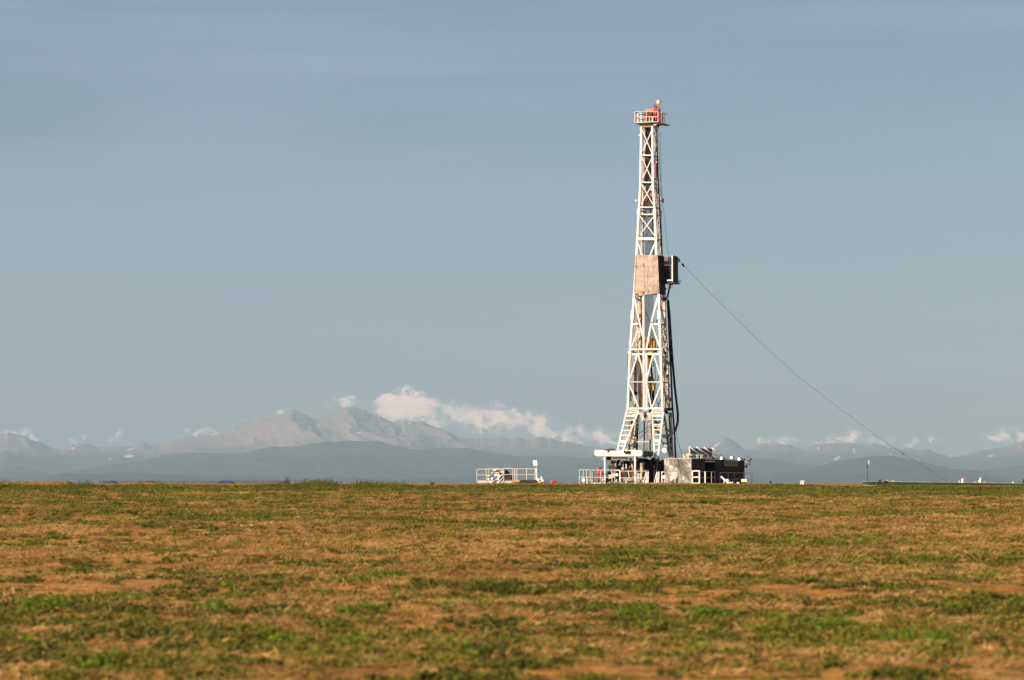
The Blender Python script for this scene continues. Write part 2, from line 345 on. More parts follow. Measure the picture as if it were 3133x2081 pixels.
def range_mesh(name, R, depth, prof, m, amp, seed, wave, snow=None, pw=1.15, nd=110, rough=1.0, spurs=()):
    pu = np.array([p[0] for p in prof], float); pv = np.array([p[1] for p in prof], float)
    u = np.linspace(pu[0], pu[-1], 1500); sd_ = np.linspace(0, 1.35, nd)
    U, T = np.meshgrid(u, sd_)
    D = R - depth + depth * T
    X = (U - 1566.5) / FPX * D
    jag = (fbm(U / 26, U * 0 + seed, seed, 4, .55) - .5) * rough * 9 / FPX * R
    ridge = (HORIZ - np.interp(U, pu, pv)) / FPX * R + EYE
    base = -9.
    up_ = np.clip(T, 0, 1) ** pw
    du = u[1] - u[0]; sm = ridge[0].copy(); kk = np.exp(-.5 * (np.arange(-90, 91) * du / 55) ** 2); kk /= kk.sum()
    sm = np.convolve(np.pad(sm, 90, mode='edge'), kk, 'valid')[None]
    wm = sstep(.97, .55, T)
    warpu = (fbm(X / (wave * 1.3) + 7, D / (wave * 1.3), seed + 3, 3) - .5) * 120 * wm
    sm2 = np.interp((U + warpu).ravel(), u, sm[0]).reshape(U.shape)
    rsharp = np.interp((U + warpu).ravel(), u, ridge[0]).reshape(U.shape)
    top_ridge = ridge; ridge = rsharp * (1 - wm) + sm2 * wm
    sh = np.where(T <= 1, up_, 1 - (T - 1) * 1.6)
    env = np.clip(4 * T * (1 - T), 0, 1) ** .8 * np.clip((ridge - base) / (ridge.max() - base), .15, 1)
    rd = ridged(X / wave + 3 + T * .6, D / (wave * 2.1), seed, 6, .55)
    Z = base + (ridge - base + jag * np.clip(T, 0, 1) ** 6) * sh + (rd - .62) * amp * env + (fbm(X / (wave * .25), D / (wave * .25), seed + 5, 5, .6) - .5) * amp * .22 * env
    Z = np.where(T <= 0, base - 3, Z)
    for (pts, sl_, sr_) in spurs:
        P3 = [((u_ - 1566.5) / FPX * d_, d_, EYE + (HORIZ - v_) / FPX * d_ - (4 if i else 0)) for i, (u_, v_, d_) in enumerate(pts)]
        for (x0, y0, z0), (x1, y1, z1) in zip(P3[:-1], P3[1:]):
            ex, ey = x1 - x0, y1 - y0; L2 = ex * ex + ey * ey; tt = np.clip(((X - x0) * ex + (D - y0) * ey) / L2, 0, 1)
            wx_ = (fbm(X / 700, D / 700, seed + 9, 4, .6) - .5) * 420
            qx, qy = X - x0 - tt * ex + wx_ * sstep(0, .25, tt + .0 * T), D - y0 - tt * ey; dist = np.hypot(qx, qy)
            rill = (ridged((X + D * .3) / 420, D / 1500, seed + 21, 4, .6) - .6)
            hgt = z0 + (z1 - z0) * tt - np.where(qx < 0, sl_, sr_) * dist + rill * np.clip(dist, 0, 900) * .35
            Z = np.where(T <= 1.0, np.maximum(Z, hgt), Z)
    lim = EYE + (top_ridge - EYE) / R * D * .985      # spurs stay below the skyline
    Z = np.where((T < .97), np.minimum(Z, lim), Z)
    o = grid_mesh(name, X, D, Z, m)
    if snow:
        f = np.zeros_like(U); V = HORIZ - (Z - EYE) / D * FPX
        for (su, sv, ru, rv, ang) in snow:
            a = rad(ang); p = (U - su) * math.cos(a) + (V - sv) * math.sin(a); q = -(U - su) * math.sin(a) + (V - sv) * math.cos(a)
            f = np.maximum(f, np.where(T <= 1.02, np.exp(-((p / ru) ** 2 + (q / rv) ** 2)), 0))
        f = f * (.75 + .5 * fbm(U / 6, V / 4, 77, 3))
        at_ = o.data.attributes.new('snow', 'FLOAT', 'POINT'); at_.data.foreach_set('value', f.ravel())
    return tag(o, kind='structure')
far = [(-900,1360),(-500,1330),(-200,1350),(0,1331),(35,1325),(60,1327),(90,1345),(120,1352),(150,1365),(185,1377),(215,1362),(245,1357),(265,1357),(300,1368),(350,1367),(400,1364),
 (440,1355),(475,1358),(500,1352),(560,1340),(620,1335),(690,1328),(740,1312),(800,1288),(850,1270),(896,1253),(915,1262),(950,1278),(975,1282),(1000,1268),(1020,1262),(1045,1248),
 (1060,1243),(1085,1243),(1110,1254),(1135,1268),(1160,1275),(1190,1287),(1225,1296),(1240,1288),(1290,1288),(1340,1308),(1400,1335),(1450,1345),(1520,1340),(1620,1342),(1650,1336),(1700,1345),
 (1800,1365),(1900,1375),(2000,1385),(2100,1375),(2160,1360),(2195,1342),(2215,1337),(2240,1345),(2270,1368),(2290,1374),(2320,1360),(2380,1356),(2420,1362),(2450,1372),(2500,1358),(2600,1357),
 (2680,1362),(2720,1372),(2780,1370),(2830,1377),(2900,1396),(2950,1396),(3000,1376),(3050,1368),(3133,1357),(3300,1350),(3600,1375),(4000,1365)]
mid = [(-900,1420),(-300,1400),(0,1426),(60,1426),(110,1438),(160,1452),(230,1440),(330,1420),(440,1412),(500,1395),(560,1387),(640,1385),(740,1390),(790,1374),(840,1366),(900,1368),(950,1358),(1000,1352),(1060,1348),  # dome left of centre follows a shading edge, built as dark foothill
 (1100,1350),(1160,1352),(1210,1362),(1250,1374),(1290,1375),(1350,1372),(1430,1370),(1500,1385),(1600,1398),(1700,1396),(1800,1402),(1900,1412),(2100,1420),(2230,1416),(2320,1404),(2370,1404),(2440,1420),(2510,1424),(2700,1430),(3000,1440),(3133,1420),(3500,1400),(4000,1420)]
hill = [(2200,1475),(2350,1452),(2460,1440),(2510,1425),(2560,1411),(2630,1401),(2680,1394),(2720,1394),(2780,1405),(2850,1420),(2920,1435),(2980,1437),(3020,1446),(3080,1463),(3133,1472),(3300,1468),(3600,1474)]
low = [(-600,1465),(0,1474),(120,1473),(160,1456),(210,1446),(300,1450),(380,1445),(480,1450),(620,1455),(800,1454),(900,1460),(1000,1457),(1200,1462),(1500,1464),(1800,1462),(2100,1466),(2400,1474)]
range_mesh('mountain_range', 60000, 13000, far, mtn_mat('alpine_rock', (.05, .06, .045), (.42, .31, .28), 400, 850, True), 1050, 21, 3600, nd=170, spurs=[([(896,1253,60000),(930,1287,57800),(985,1342,53500)],.36,1.1),([(1060,1243,60000),(1062,1290,57500),(1085,1335,54500),(1220,1385,50500)],1.1,.33),([(60,1327,60000),(110,1380,56000),(165,1440,51000)],.33,.9),([(260,1357,60000),(310,1398,57000)],.3,.8),([(2215,1337,60000),(2262,1392,56000)],.5,1.),([(2380,1356,60000),(2440,1412,56000)],.35,.8),([(2600,1357,60000),(2645,1398,57000)],.35,.8),([(1290,1288,60000),(1370,1330,57000),(1460,1372,53500)],.33,.8),([(690,1328,60000),(722,1392,55000)],.35,.6),([(3133,1357,60000),(3185,1402,56000)],.35,.8),([(1135,1268,60000),(1128,1310,57500)],.9,.4)],
  snow=[(400,1375,17,3.2,-20),(395,1396,18,5,-4),(337,1404,6,2.5,0),(967,1281,10,4,5),(1252,1294,7,2.5,0),(1095,1325,20,3,-12),(225,1372,10,3,-15),(2192,1362,14,4,-38),(2350,1362,10,1.8,0),(2502,1372,3.5,9,15),(2612,1378,4,12,-12),(2560,1402,14,4,-30),(3030,1395,13,3.5,-8),(2725,1391,9,1.6,0),(3121,1366,3,3,0),(968,1280,11,4,4),(235,1362,5,2,0),(160,1368,8,2,20)], rough=1.5)
range_mesh('foothills_with_traced_shade', 46000, 9000, mid, mtn_mat('pine_slopes_and_shade', (.035, .05, .045), (.11, .105, .085), 300, 900), 520, 52, 2300, rough=.7)
range_mesh('nearer_hill', 38000, 6000, hill, mtn_mat('scrub_hill', (.03, .042, .045), (.075, .07, .06), 150, 500), 330, 81, 1500, rough=.35)
range_mesh('low_hills', 36000, 4500, low, mtn_mat('low_scrub_hill', (.03, .045, .045), (.07, .07, .055), 60, 200), 90, 93, 1200, rough=.3)

# ---------------------------------------------------------------- haze
hz = MB(); bx = [Vector((x, y, z)) for z in (-16, 2050) for (x, y) in ((-42000, -400), (42000, -400), (42000, 76000), (-42000, 76000))]
hz.hexa(bx)
hm = bpy.data.materials.new('haze'); hm.use_nodes = True; hm.node_tree.nodes.clear(); t = NT(hm.node_tree)
pv_ = t.n('ShaderNodeVolumePrincipled'); pv_.inputs['Color'].default_value = (.60, .82, .97, 1); pv_.inputs['Density'].default_value = 2.4e-5; pv_.inputs['Anisotropy'].default_value = 0
mo = t.n('ShaderNodeOutputMaterial'); hm.node_tree.links.new(pv_.outputs[0], mo.inputs['Volume'])
tag(hz.build('haze', hm), kind='stuff')
# ================================================================ the drilling rig
R = Frame(1975, 260, 22); EYF = tuple(R.y)
PADZ = float(gz(15, 258, False))
base = R.O.copy(); base.z = PADZ
rig = thing('drilling_rig', base, 'tall white lattice drilling rig with red crown, rising from behind the field', 'drilling rig')
def interp(path, v):
    vs_ = [p[1] for p in path]; us = [p[0] for p in path]; return float(np.interp(v, vs_, us))
FL = [(1963,385),(1961,470),(1960,560),(1955.5,640),(1951,725),(1948,780),(1941,900),(1934.5,985),(1928,1075),(1921,1254)]
FR = [(1996,385),(1997,470),(1998,560),(2003,640),(2007,725),(2009,780),(2016,900),(2018.5,985),(2021.5,1075),(2028,1254)]
def depth(v): return float(np.interp(v, [385, 640, 648, 780, 900, 1254], [1.15, 1.3, 1.32, 1.35, 1.4, 1.8]))
def fp(side, v): return R.hit(interp(FL if side == 0 else FR, v), v, 0)          # front corner
def rp(side, v): return R.back(fp(side, v), depth(v))                            # rear corner
def seg(pts, a, name, m, parent=None, b=None):
    mb = MB()
    for p, q in zip(pts[:-1], pts[1:]): mb.bar(p, q, a, b)
    return mb.build(name, m, parent or rig)
vs_leg = [385, 470, 560, 640, 652]; vs_low = [652, 725, 780, 900, 985, 1075, 1256]
for side in (0, 1):
    for fn, m in ((fp, 'white'), (rp, 'cream')):  # cream with heavier rust paints shade onto the rear legs
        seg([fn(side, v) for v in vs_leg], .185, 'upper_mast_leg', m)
        seg([fn(side, v) for v in vs_low], .205, 'lower_mast_leg', m)
    for v0, v1 in ((951, 978),):
        seg([fp(side, v0) - R.y * .01, fp(side, v1) - R.y * .01], .31, 'leg_sleeve', 'white')
    seg([fp(side, 640), fp(side, 655)], .30, 'joint_collar', 'white'); seg([rp(side, 640), rp(side, 655)], .30, 'joint_collar', 'cream')
    seg([fp(side, 1076), fp(side, 1084)], .34, 'joint_collar', 'white')
# face bracing
def brace(p, q, a=.075, m='white', name='brace'): return seg([p, q], a, name, m)
bays = [(392, 475), (475, 558), (558, 634), (656, 727)]
for v0, v1 in bays:
    brace(fp(0, v0), fp(1, v1)); brace(R.back(fp(1, v0), .09), R.back(fp(0, v1), .09))
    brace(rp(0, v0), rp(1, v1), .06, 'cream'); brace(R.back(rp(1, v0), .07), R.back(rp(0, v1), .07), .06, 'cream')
    vm = (v0 + v1) / 2
    for side in (0, 1):
        brace(fp(side, v0), rp(side, vm), .06, 'cream'); brace(rp(side, vm), fp(side, v1), .06, 'cream')
for v, a in ((475, .1), (558, .1), (634, .09), (656, .10), (731, .24)):
    brace(fp(0, v), fp(1, v), a, name='cross_member')
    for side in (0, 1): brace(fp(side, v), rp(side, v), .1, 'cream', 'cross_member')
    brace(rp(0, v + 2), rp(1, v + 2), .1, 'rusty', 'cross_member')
brace(fp(0, 737), R.hit(1966, 782, 0), .13); brace(fp(1, 737), R.hit(1989, 782, 0), .13)
P = R.hit
def bu_(u0, v0, u1, v1, a=.12, m='white', k=0, name='brace'): return brace(P(u0, v0, k), P(u1, v1, k), a, m, name)
# lower section: open front with door posts, K bracing
bu_(1942, 912, 1955, 978, .15); bu_(2012, 912, 1994, 985, .17); bu_(1993, 988, 1978.5, 1066, .15); bu_(1995, 994, 2018, 1062, .13)
bu_(1952, 1012, 1933, 1062, .12); bu_(1955, 978, 1967, 1030, .13)
for (u0, u1, v, a) in ((1936, 1953, 992, .15), (1996, 2017, 992, .14), (1929, 2021, 1069, .15), (1928, 2022, 1084, .15), (1924, 2025, 1169, .07), (1920, 2028, 1250, .16)):
    bu_(u0, v, u1, v - .5, a, name='cross_member')
for (a0, b0, a1, b1) in ((1951, 1086, 1928, 1158), (1954, 1086, 1968, 1140), (1998, 1086, 1980, 1158), (2001, 1086, 2023, 1160), (1927, 1178, 1954, 1246), (1980, 1178, 1993, 1248), (2023, 1176, 1995, 1248)):
    bu_(a0, b0, a1, b1, .12)
bu_(1969, 900, 1970.5, 1256, .17, name='door_post'); bu_(1978.5, 1085, 1979, 1256, .17, name='door_post')
for v0, v1 in ((905, 992), (992, 1076), (1084, 1169), (1169, 1250)):
    for side in (0, 1):
        vm = (v0 + v1) / 2
        brace(fp(side, v0), rp(side, v1), .085, 'cream'); brace(fp(side, v1), rp(side, v1), .11, 'rusty', 'cross_member')
    brace(rp(1, v0), R.back(P(1990, v1, 0), depth(v1)), .07, 'cream'); brace(rp(0, v0), R.back(P(1975, v1, 0), depth(v1)), .06, 'rusty')
    brace(R.back(fp(1, vm), .4), R.back(fp(1, vm), depth(vm) + .25), .06, 'dark', 'cross_member')
# ladder with rungs up the right side
lad = MB(); lad.bar(R.back(fp(1, 392), .45), R.back(fp(1, 1250), .6), .05); lad.bar(R.back(fp(1, 392), .85), R.back(fp(1, 1250), 1.05), .05)
L_ = lad.build('ladder', 'cream', rig)
for v in range(396, 1250, 9):
    k = np.interp(v, [392, 1250], [.45, .6]); k2 = np.interp(v, [392, 1250], [.85, 1.05])
    MB().bar(R.back(fp(1, v), k), R.back(fp(1, v), k2), .03).build('rung', 'rusty', L_)
# pipes and the racked column standing inside the mast
for (u0, u1, k, r_, m, v0, v1) in ((1958, 1958, 1.5, .17, 'cream', 895, 1256), (1964, 1965, 1.2, .09, 'rusty', 895, 1256), (1975, 1975, .8, .09, 'rusty', 392, 560), (1982, 1980, 1.0, .13, 'rusty', 392, 640),
        (1987, 1990, .9, .06, 'dark', 392, 660), (1968.5, 1966, 1.1, .09, 'cream', 500, 780), (1991, 2000, .8, .05, 'dark', 420, 780), (2007, 2026, .9, .06, 'dark', 400, 800)):
    MB().tube(P(u0, v0, k), P(u1, v1, k), r_, 10).build('standpipe', m, rig)
for (u0, v0, u1, v1, k) in ((1972, 478, 1986, 489, .3), (1967, 615, 1979, 630, .4), (1960, 560, 1985, 570, .5), (1958, 645, 1978, 650, .6), (1956, 658, 1966, 664, .5), (1940, 900, 1955, 900, .9), (1940, 912, 1954, 914, .9)):
    seg([P(u0, v0, k), P(u1, v1, k)], .12, 'guide_bracket', 'dark')
R.box(MB(), 1978, 595, 1992, 640, .5, .9).build('pipe_guard', 'dark', rig, .02)
R.box(MB(), 1989.5, 568, 1997, 583, .15, .5).build('junction_box', 'white', rig, .02)
R.box(MB(), 1989, 590, 1996, 603, .3, .6).build('winch_housing', 'red', rig, .03)
R.box(MB(), 2003, 505, 2007, 545, .5, .75).build('emergency_slide_box', 'red', rig, .03)
R.box(MB(), 1953.5, 410, 1961, 416, .1, .5).build('side_bracket', 'white', rig, .02)
bk = MB(); bk.bar(P(1946, 615, .2), P(1956, 615, .2), .1); bk.tube(P(1946.5, 611, .1), P(1946.5, 619, .1), .1, 10); bk.build('side_bracket', 'white', rig)
seg([P(2019, 614, 1.2), P(2029, 615, 1.2)], .08, 'pulley_arm', 'red'); MB().tube(P(2028.5, 608, 1.1), P(2028.5, 621, 1.1), .09, 10).build('pulley', 'red', rig)
for (u0, v0, u1, v1) in ((2017, 575, 2027, 609), (2028, 620, 2045, 784), (2015, 380, 2021, 600), (2014, 480, 2028, 608), (2021, 400, 2026, 780)):
    MB().tube(P(u0, v0, 1.15), P(u1, v1, 1.2), .014, 5).build('tugger_line', 'cable', rig)
# rotary hose / tong counterweight hanging on the left
MB().tube(P(1944, 1100, 1.0), P(1943, 1200, 1.0), .11, 10).build('counterweight_pipe', 'black', rig); MB().ball(P(1945, 1203, 1.0), .19, sz=1.1).build('counterweight', 'dark', rig)
MB().tube(P(1950, 1085, .8), P(1946, 1198, .8), .08, 8).build('standpipe', 'cream', rig)
MB().path([P(1938, 1075, .6), P(1942, 1066, .6), P(1950, 1065, .6), P(1956, 1068, .8), P(1960, 1100, .9)], .05).build('service_hose', 'dark', rig)
MB().path([P(2004, 1078, .6), P(2009, 1066, .6), P(2018, 1064, .5), P(2031, 1070, .9), P(2037, 1085, 1.), P(2038, 1130, 1.1), P(2034, 1180, 1.2), P(2036, 1250, 1.2)], .065).build('service_hose', 'black', rig)
MB().path([P(2004, 1085, .5), P(2005, 1170, .5), P(2009, 1225, .5), P(2017, 1248, .5), P(2022, 1258, .4)], .03).build('service_hose', 'dark', rig)
MB().path([P(1922, 1085, .5), P(1921, 1150, .5), P(1922, 1170, .5)], .03).build('service_hose', 'dark', rig)
for (u, v0, v1, k) in ((1930, 1190, 1228, .6), (2029, 1090, 1128, .9), (2035, 1200, 1245, 1.), (2032, 1120, 1160, .7)):
    MB().tube(P(u, v0, k), P(u, v1, k), .07, 8).build('valve_stem', 'dark', rig)
for (u, v, k) in ((2041, 912, 1.3), (2033, 1045, 1.4), (2046, 1112, 1.6), (2047, 1180, 1.5), (2043, 1150, 1.5), (2051, 1222, 1.7), (2036, 1215, 1.4), (2045, 1068, 1.5)):
    MB().ball(P(u, v, k), .13, sz=1.3).build('pipe_clamp', 'rusty', rig)
# windwalls round the stand-up platform: separate sheets on a frame
ww = [(1944, 1947.5), (1948, 1972.5), (1973, 1981.5), (1982, 1996), (1996.4, 2008), (2008.4, 2012)]
def wx(u, v): # the wall widens downwards
    return 1978 + (u - 1978) * (1 + .16 * (v - 780) / 120)
F0 = -.16
for i, (a, b_) in enumerate(ww):
    for (v0, v1) in ((780, 844.6), (845.4, 893)):
        mb = MB(); kk = F0 - (.03 if i in (0, 5) else (.012 if i == 2 else 0))
        c = [P(wx(a, v1), v1, kk), P(wx(b_, v1), v1, kk), P(wx(b_, v0), v0, kk), P(wx(a, v0), v0, kk)]
        mb.prism(c, R.y * .05); mb.build('windwall_panel', 'windwall', rig)
for (a, b_, v1) in ((1940, 1953.5, 899), (1954, 1967, 905), (1971, 1996, 901.5), (1996.3, 2013, 899)):
    R.box(MB(), a, 893.6, b_, v1, F0 - .02, F0 + .05).build('windwall_rail', 'windwall', rig)
sx = lambda v, k: R.back(P(wx(2012.3, v), v, F0), k)
dw = 1.75
for i in range(4):
    k0 = dw * i / 4 + .01; k1 = dw * (i + 1) / 4
    MB().prism([sx(899, k0), sx(899, k1), sx(780, k1), sx(780, k0)], -R.x * .05).build('side_windwall_panel', 'shadewall', rig)  # side sheets carry their shade as a darker material than the front
lx = lambda v, k: R.back(P(wx(1944.3, v), v, F0), k)
MB().prism([lx(899, .06), lx(899, dw), lx(780, dw), lx(780, .06)], R.x * .05).build('side_windwall_panel', 'shadewall', rig)
MB().prism([lx(899, dw), sx(899, dw), sx(780, dw), lx(780, dw)], R.y * .05).build('rear_windwall_panel', 'shadewall', rig)
# racking board cabin hanging on the right
rb = MB(); R.box(rb, 2029, 786, 2056.5, 811, 2.6, 2.65); rb.build('racking_board_wall', 'windwall', rig)
for i in range(5): R.box(MB(), 2041 + i * 3.2, 786, 2041.8 + i * 3.2, 811, 2.56, 2.6).build('wall_batten', 'white', rig)
R.box(MB(), 2028, 811.5, 2055, 866, 1.2, 2.5).build('racking_board_base', 'dark', rig, .02)
R.box(MB(), 2055, 781.5, 2058.2, 861, .62, .72).build('racking_board_post', 'white', rig)
R.box(MB(), 2041, 855.5, 2055, 859.5, .62, .72).build('racking_board_foot', 'white', rig)
oc = P(2058.3, 861, .74); oz = P(2058.3, 781.5, .74).z; o2 = oc + R.y * 1.55
for i in range(3):
    a = oc + (o2 - oc) * (i / 3 + .006); c_ = oc + (o2 - oc) * ((i + 1) / 3)
    MB().prism([a, c_, Vector((c_.x, c_.y, oz)), Vector((a.x, a.y, oz))], -R.x * .05).build('outer_wall_panel', 'shadewall', rig)  # outer wall's shade is in its dark colour
R.box(MB(), 2031, 862, 2064, 868, .8, 2.3).build('racking_board_floor', 'dark', rig)
seg([P(2068, 861, 1.6), P(2084, 861, 1.6)], .08, 'outrigger_beam', 'dark')
seg([P(2052, 868, 1.2), P(2041, 912, 1.4)], .13, 'board_strut', 'dark'); seg([P(2041, 911, 1.4), P(2034, 919, 1.4)], .2, 'board_strut', 'dark'); seg([P(2020, 914, 1.2), P(2036, 917, 1.2)], .24, 'board_strut', 'dark')
seg([P(2056, 868, 1.2), P(2056, 882, 1.2)], .05, 'hanging_pin', 'dark')
MB().ball(P(2035.5, 884, 1.6), .13).build('floodlight', 'dark', rig)
seg([P(2077, 791, 1.4), P(2079, 803, 1.4)], .13, 'guy_bracket', 'dark')
MB().tube(P(2045, 868, 1.5), P(2045, 915, 1.5), .012, 5).build('tugger_line', 'cable', rig)
MB().tube(P(2074, 840, 1.6), P(2078, 860, 1.6), .012, 5).build('tugger_line', 'cable', rig)

# crown
cr = MB(); R.box(cr, 1960, 380, 2000, 389, -.06, 1.35); cr.build('crown_beam', 'white', rig, .02)
R.box(MB(), 1941, 371.5, 2013.5, 376.5, -.75, -.68).build('platform_edge', 'white', rig)
dk = MB(); R.box(dk, 1941, 374, 2013.5, 377, -.67, 1.9); dk.build('crown_deck', 'rusty', rig)
R.box(MB(), 2017.5, 377, 2033, 380, .55, 2.1).build('crown_side_deck', 'rusty', rig)
def rail(Fm, pts, vt, vm, vb, k, m='white', a=.07, parent=None, name='guard_rail', posts=None, k2=None):
    """posts at each u, top and middle rails between the first and the last"""
    for v in (vt, vm):
        if v: MB().bar(Fm.hit(pts[0], v, k), Fm.hit(pts[-1], v, k if k2 is None else k2), a * .9).build(name, m, parent)
    for i, u in enumerate(pts):
        kk = k if k2 is None else k + (k2 - k) * i / max(1, len(pts) - 1)
        MB().bar(Fm.hit(u, vb, kk), Fm.hit(u, vt - .6, kk), a, a).build('rail_post', m, parent)
M['pink'] = mat('faded_red_rail_paint', (.66, .33, .27), .55, var=.2)
rail(R, [1942, 1978, 2013], 341.5, 357, 373, -.72, 'pink', .075, rig)
rail(R, [1952, 1962], 347, 362, 374, 1.85, 'white', .09, rig)
MB().bar(P(1942, 343, -.7), R.back(P(1942, 343, -.7), 2.5), .05).build('guard_rail', 'slate', rig)
MB().bar(P(1942, 358, -.7), R.back(P(1942, 358, -.7), 2.5), .05).build('guard_rail', 'slate', rig)
rail(R, [2020, 2027, 2034], 346, 362, 378, 1.0, 'pink', .08, rig)
MB().bar(P(2034, 347, 1.0), R.back(P(2034, 347, 1.0), .9), .05).build('guard_rail', 'pink', rig)
for (u0, v0, u1, v1, k0, k1, m, nm) in ((1974, 333, 2000, 341, .05, .5, 'orange', 'crown_block_beam'), (1999, 326, 2002.5, 372, -.1, .1, 'red', 'crown_post'), (2004, 328, 2007.5, 372, .0, .2, 'red', 'crown_post'),
        (2012, 330, 2017, 377, .3, .7, 'red', 'crown_post'), (2008, 340, 2013, 372, .8, 1.1, 'brown', 'crown_post'), (1972, 356, 1976, 373, -.2, .0, 'orange', 'crown_block_foot'), (1985, 358, 1989, 373, -.3, -.1, 'white', 'crown_block_foot'), (1993, 359, 1998, 373, -.3, -.1, 'white', 'crown_block_foot')):
    R.box(MB(), u0, v0, u1, v1, k0, k1).build(nm, m, rig, .02)
for i in range(6):
    c = P(1976 + i * 4, 357, .35); MB().tube(c - R.x * .05 + Vector((0, 0, 0)), c + R.x * .05, .42, 20).build('crown_sheave', 'brown', rig)
R.box(MB(), 1990, 357, 1999, 372, -.05, .1).build('crown_block_plate', 'brown', rig)
pb = MB(); pb.bar(P(2015, 333, .5), P(2014.5, 319, .5), .14); pb.build('beacon_post', 'red', rig)
cpt = P(2013.5, 312, .5); MB().tube(cpt - R.y * .09, cpt + R.y * .09, .19, 18).build('crown_pulley', 'cream', rig)
MB().bar(P(2018, 308, .5), P(2031, 315.5, .4), .03).build('whip_rod', 'dark', rig); MB().path([P(2008, 315, .5), P(2001, 321, .5), P(1999, 328, .5)], .018).build('crown_cable', 'cable', rig)
for (u, v) in ((2003, 326), (2010, 328), (2006, 324)): MB().ball(P(u, v, .4), .1).build('crown_fitting', 'brown', rig)
seg([P(2001, 383, -.3), P(2016, 376, -.3)], .1, 'deck_knee_brace', 'white'); seg([P(2012, 388, 1.1), P(2018, 380, 1.1)], .16, 'deck_knee_brace', 'dark')
MB().ball(P(2012, 335.5, .2), .08).build('crown_lamp', 'white', rig)

# support legs under the mast: ladder-like frames, each rung its own piece
def ladder_leg(a0, a1, b0, b1, rungs, k, name='support_leg', m='white', kb=0):
    mb = MB(); mb.bar(P(*a0, k), P(*a1, k + kb), .15); mb.bar(P(*b0, k), P(*b1, k + kb), .15); o = mb.build(name, m, rig)
    for (v, th) in rungs:
        fa = (v - a0[1]) / (a1[1] - a0[1]); fb = (v - b0[1]) / (b1[1] - b0[1])
        p = P(*a0, k).lerp(P(*a1, k + kb), fa); q = P(*b0, k).lerp(P(*b1, k + kb), fb)
        MB().bar(p, q, .07, th).build('rung', m, o)
rg = [(1263, .1), (1272, .2), (1286, .08), (1302, .08), (1317, .09), (1332, .09), (1348, .09), (1353, .2), (1364, .08)]
ladder_leg((1918, 1258), (1886, 1392), (1954, 1258), (1901, 1392), rg, -.05)
ladder_leg((1995, 1258), (2004, 1400), (2030, 1258), (2014, 1400), [(1263, .1), (1272, .2), (1284, .09), (1299, .1), (1304, .08), (1315, .09), (1330, .1), (1346, .14), (1351, .12), (1360, .09), (1377, .08), (1390, .08)], -.05)
lo = MB(); lo.bar(P(2004, 1401, -.05), P(2003, 1478, -.05), .1); lo.bar(P(2014, 1401, -.05), P(2006, 1455, -.05), .16); lo.build('support_leg', 'slate', rig)
for v in (1394, 1400, 1410, 1422): MB().bar(P(2003, v, -.03), P(2013, v - 1, -.03), .05).build('rung', 'slate', rig)
ladder_leg((1921, 1262), (1925, 1392), (1955, 1262), (1936, 1392), [(v, .07) for v in range(1275, 1390, 15)], 1.2, m='rusty')
for (u0, v0, u1, v1, k, a, m) in ((1930, 1270, 1958, 1262, .6, .2, 'cream'), (1916, 1256, 1955, 1256, .1, .2, 'cream'), (1995, 1256, 2030, 1256, .1, .2, 'cream'), (1950, 1262, 1946, 1380, 1.9, .16, 'rusty'), (1945, 1275, 1938, 1370, 2.3, .12, 'cream'),
        (2000, 1275, 2024, 1335, 1., .12, 'cream'), (2024, 1275, 2000, 1330, 1.2, .08, 'cream'), (1925, 1300, 1945, 1350, 1.4, .1, 'dark'), (1997, 1290, 2022, 1340, .9, .2, 'dark'), (1912, 1320, 1925, 1370, 1.3, .08, 'cream'),
        (2031, 1265, 2047, 1395, .9, .1, 'dark'), (2032, 1275, 2046, 1360, 1.1, .2, 'cream'), (2046, 1362, 2051, 1398, 1.2, .2, 'cream'), (2050, 1262, 2056, 1398, 1.9, .24, 'dark'), (2052, 1275, 2060, 1398, 1.6, .08, 'cream'), (2053, 1280, 2058, 1330, 1.7, .1, 'cream'),
        (2024, 1332, 2054, 1332, .9, .18, 'dark'), (2022, 1335, 2043, 1340, .8, .14, 'dark'), (2030, 1300, 2053, 1326, 1.1, .1, 'dark'), (2024, 1352, 2052, 1362, .8, .08, 'dark'), (2022, 1345, 2031, 1362, .9, .08, 'dark'), (2030, 1252, 2054, 1252, .9, .26, 'dark'), (2034, 1255, 2042, 1265, .9, .24, 'dark'),
        (1963, 1263, 1970, 1288, -.05, .3, 'cream'), (1988, 1263, 1992, 1286, -.05, .3, 'cream'), (1955, 1266, 1973, 1266, -.05, .14, 'white'), (1980, 1266, 1996, 1266, -.05, .14, 'white'), (1968, 1284, 1990, 1283, 0., .08, 'cream'),
        (1948, 1352, 1994, 1351, .5, .09, 'cream'), (1989, 1288, 1990, 1345, .4, .24, 'rusty'), (1955, 1328, 1988, 1302, .8, .05, 'dark'), (1956, 1342, 1990, 1310, .8, .05, 'dark'), (1989, 1345, 1989, 1400, .4, .12, 'dark'), (1935, 1300, 1924, 1348, .7, .26, 'grey'),
        (1938, 1336, 1940, 1362, .9, .3, 'cream'), (1944, 1338, 1942, 1390, .9, .14, 'cream'), (1952, 1300, 1949, 1378, 1.5, .1, 'dark'), (2028, 1364, 2042, 1364, .3, .12, 'cream'), (1915, 1360, 1942, 1366, .5, .07, 'dark'), (1905, 1373, 1945, 1378, 1.2, .12, 'cream')):
    seg([P(u0, v0, k), P(u1, v1, k)], a, 'substructure_beam', m)
MB().ball(P(1946, 1364, .7), .22).build('winch_drum', 'dark', rig); MB().tube(P(1974.5, 1262, -.1), P(1974.5, 1278, -.1), .12, 10).build('hydraulic_pin', 'dark', rig)
MB().tube(P(1971, 1280, .7), P(1971, 1400, .7), .075, 8).build('raising_cylinder', 'dark', rig); MB().tube(P(1974, 1352, .6), P(1976, 1400, .6), .09, 8).build('raising_cylinder', 'rusty', rig)
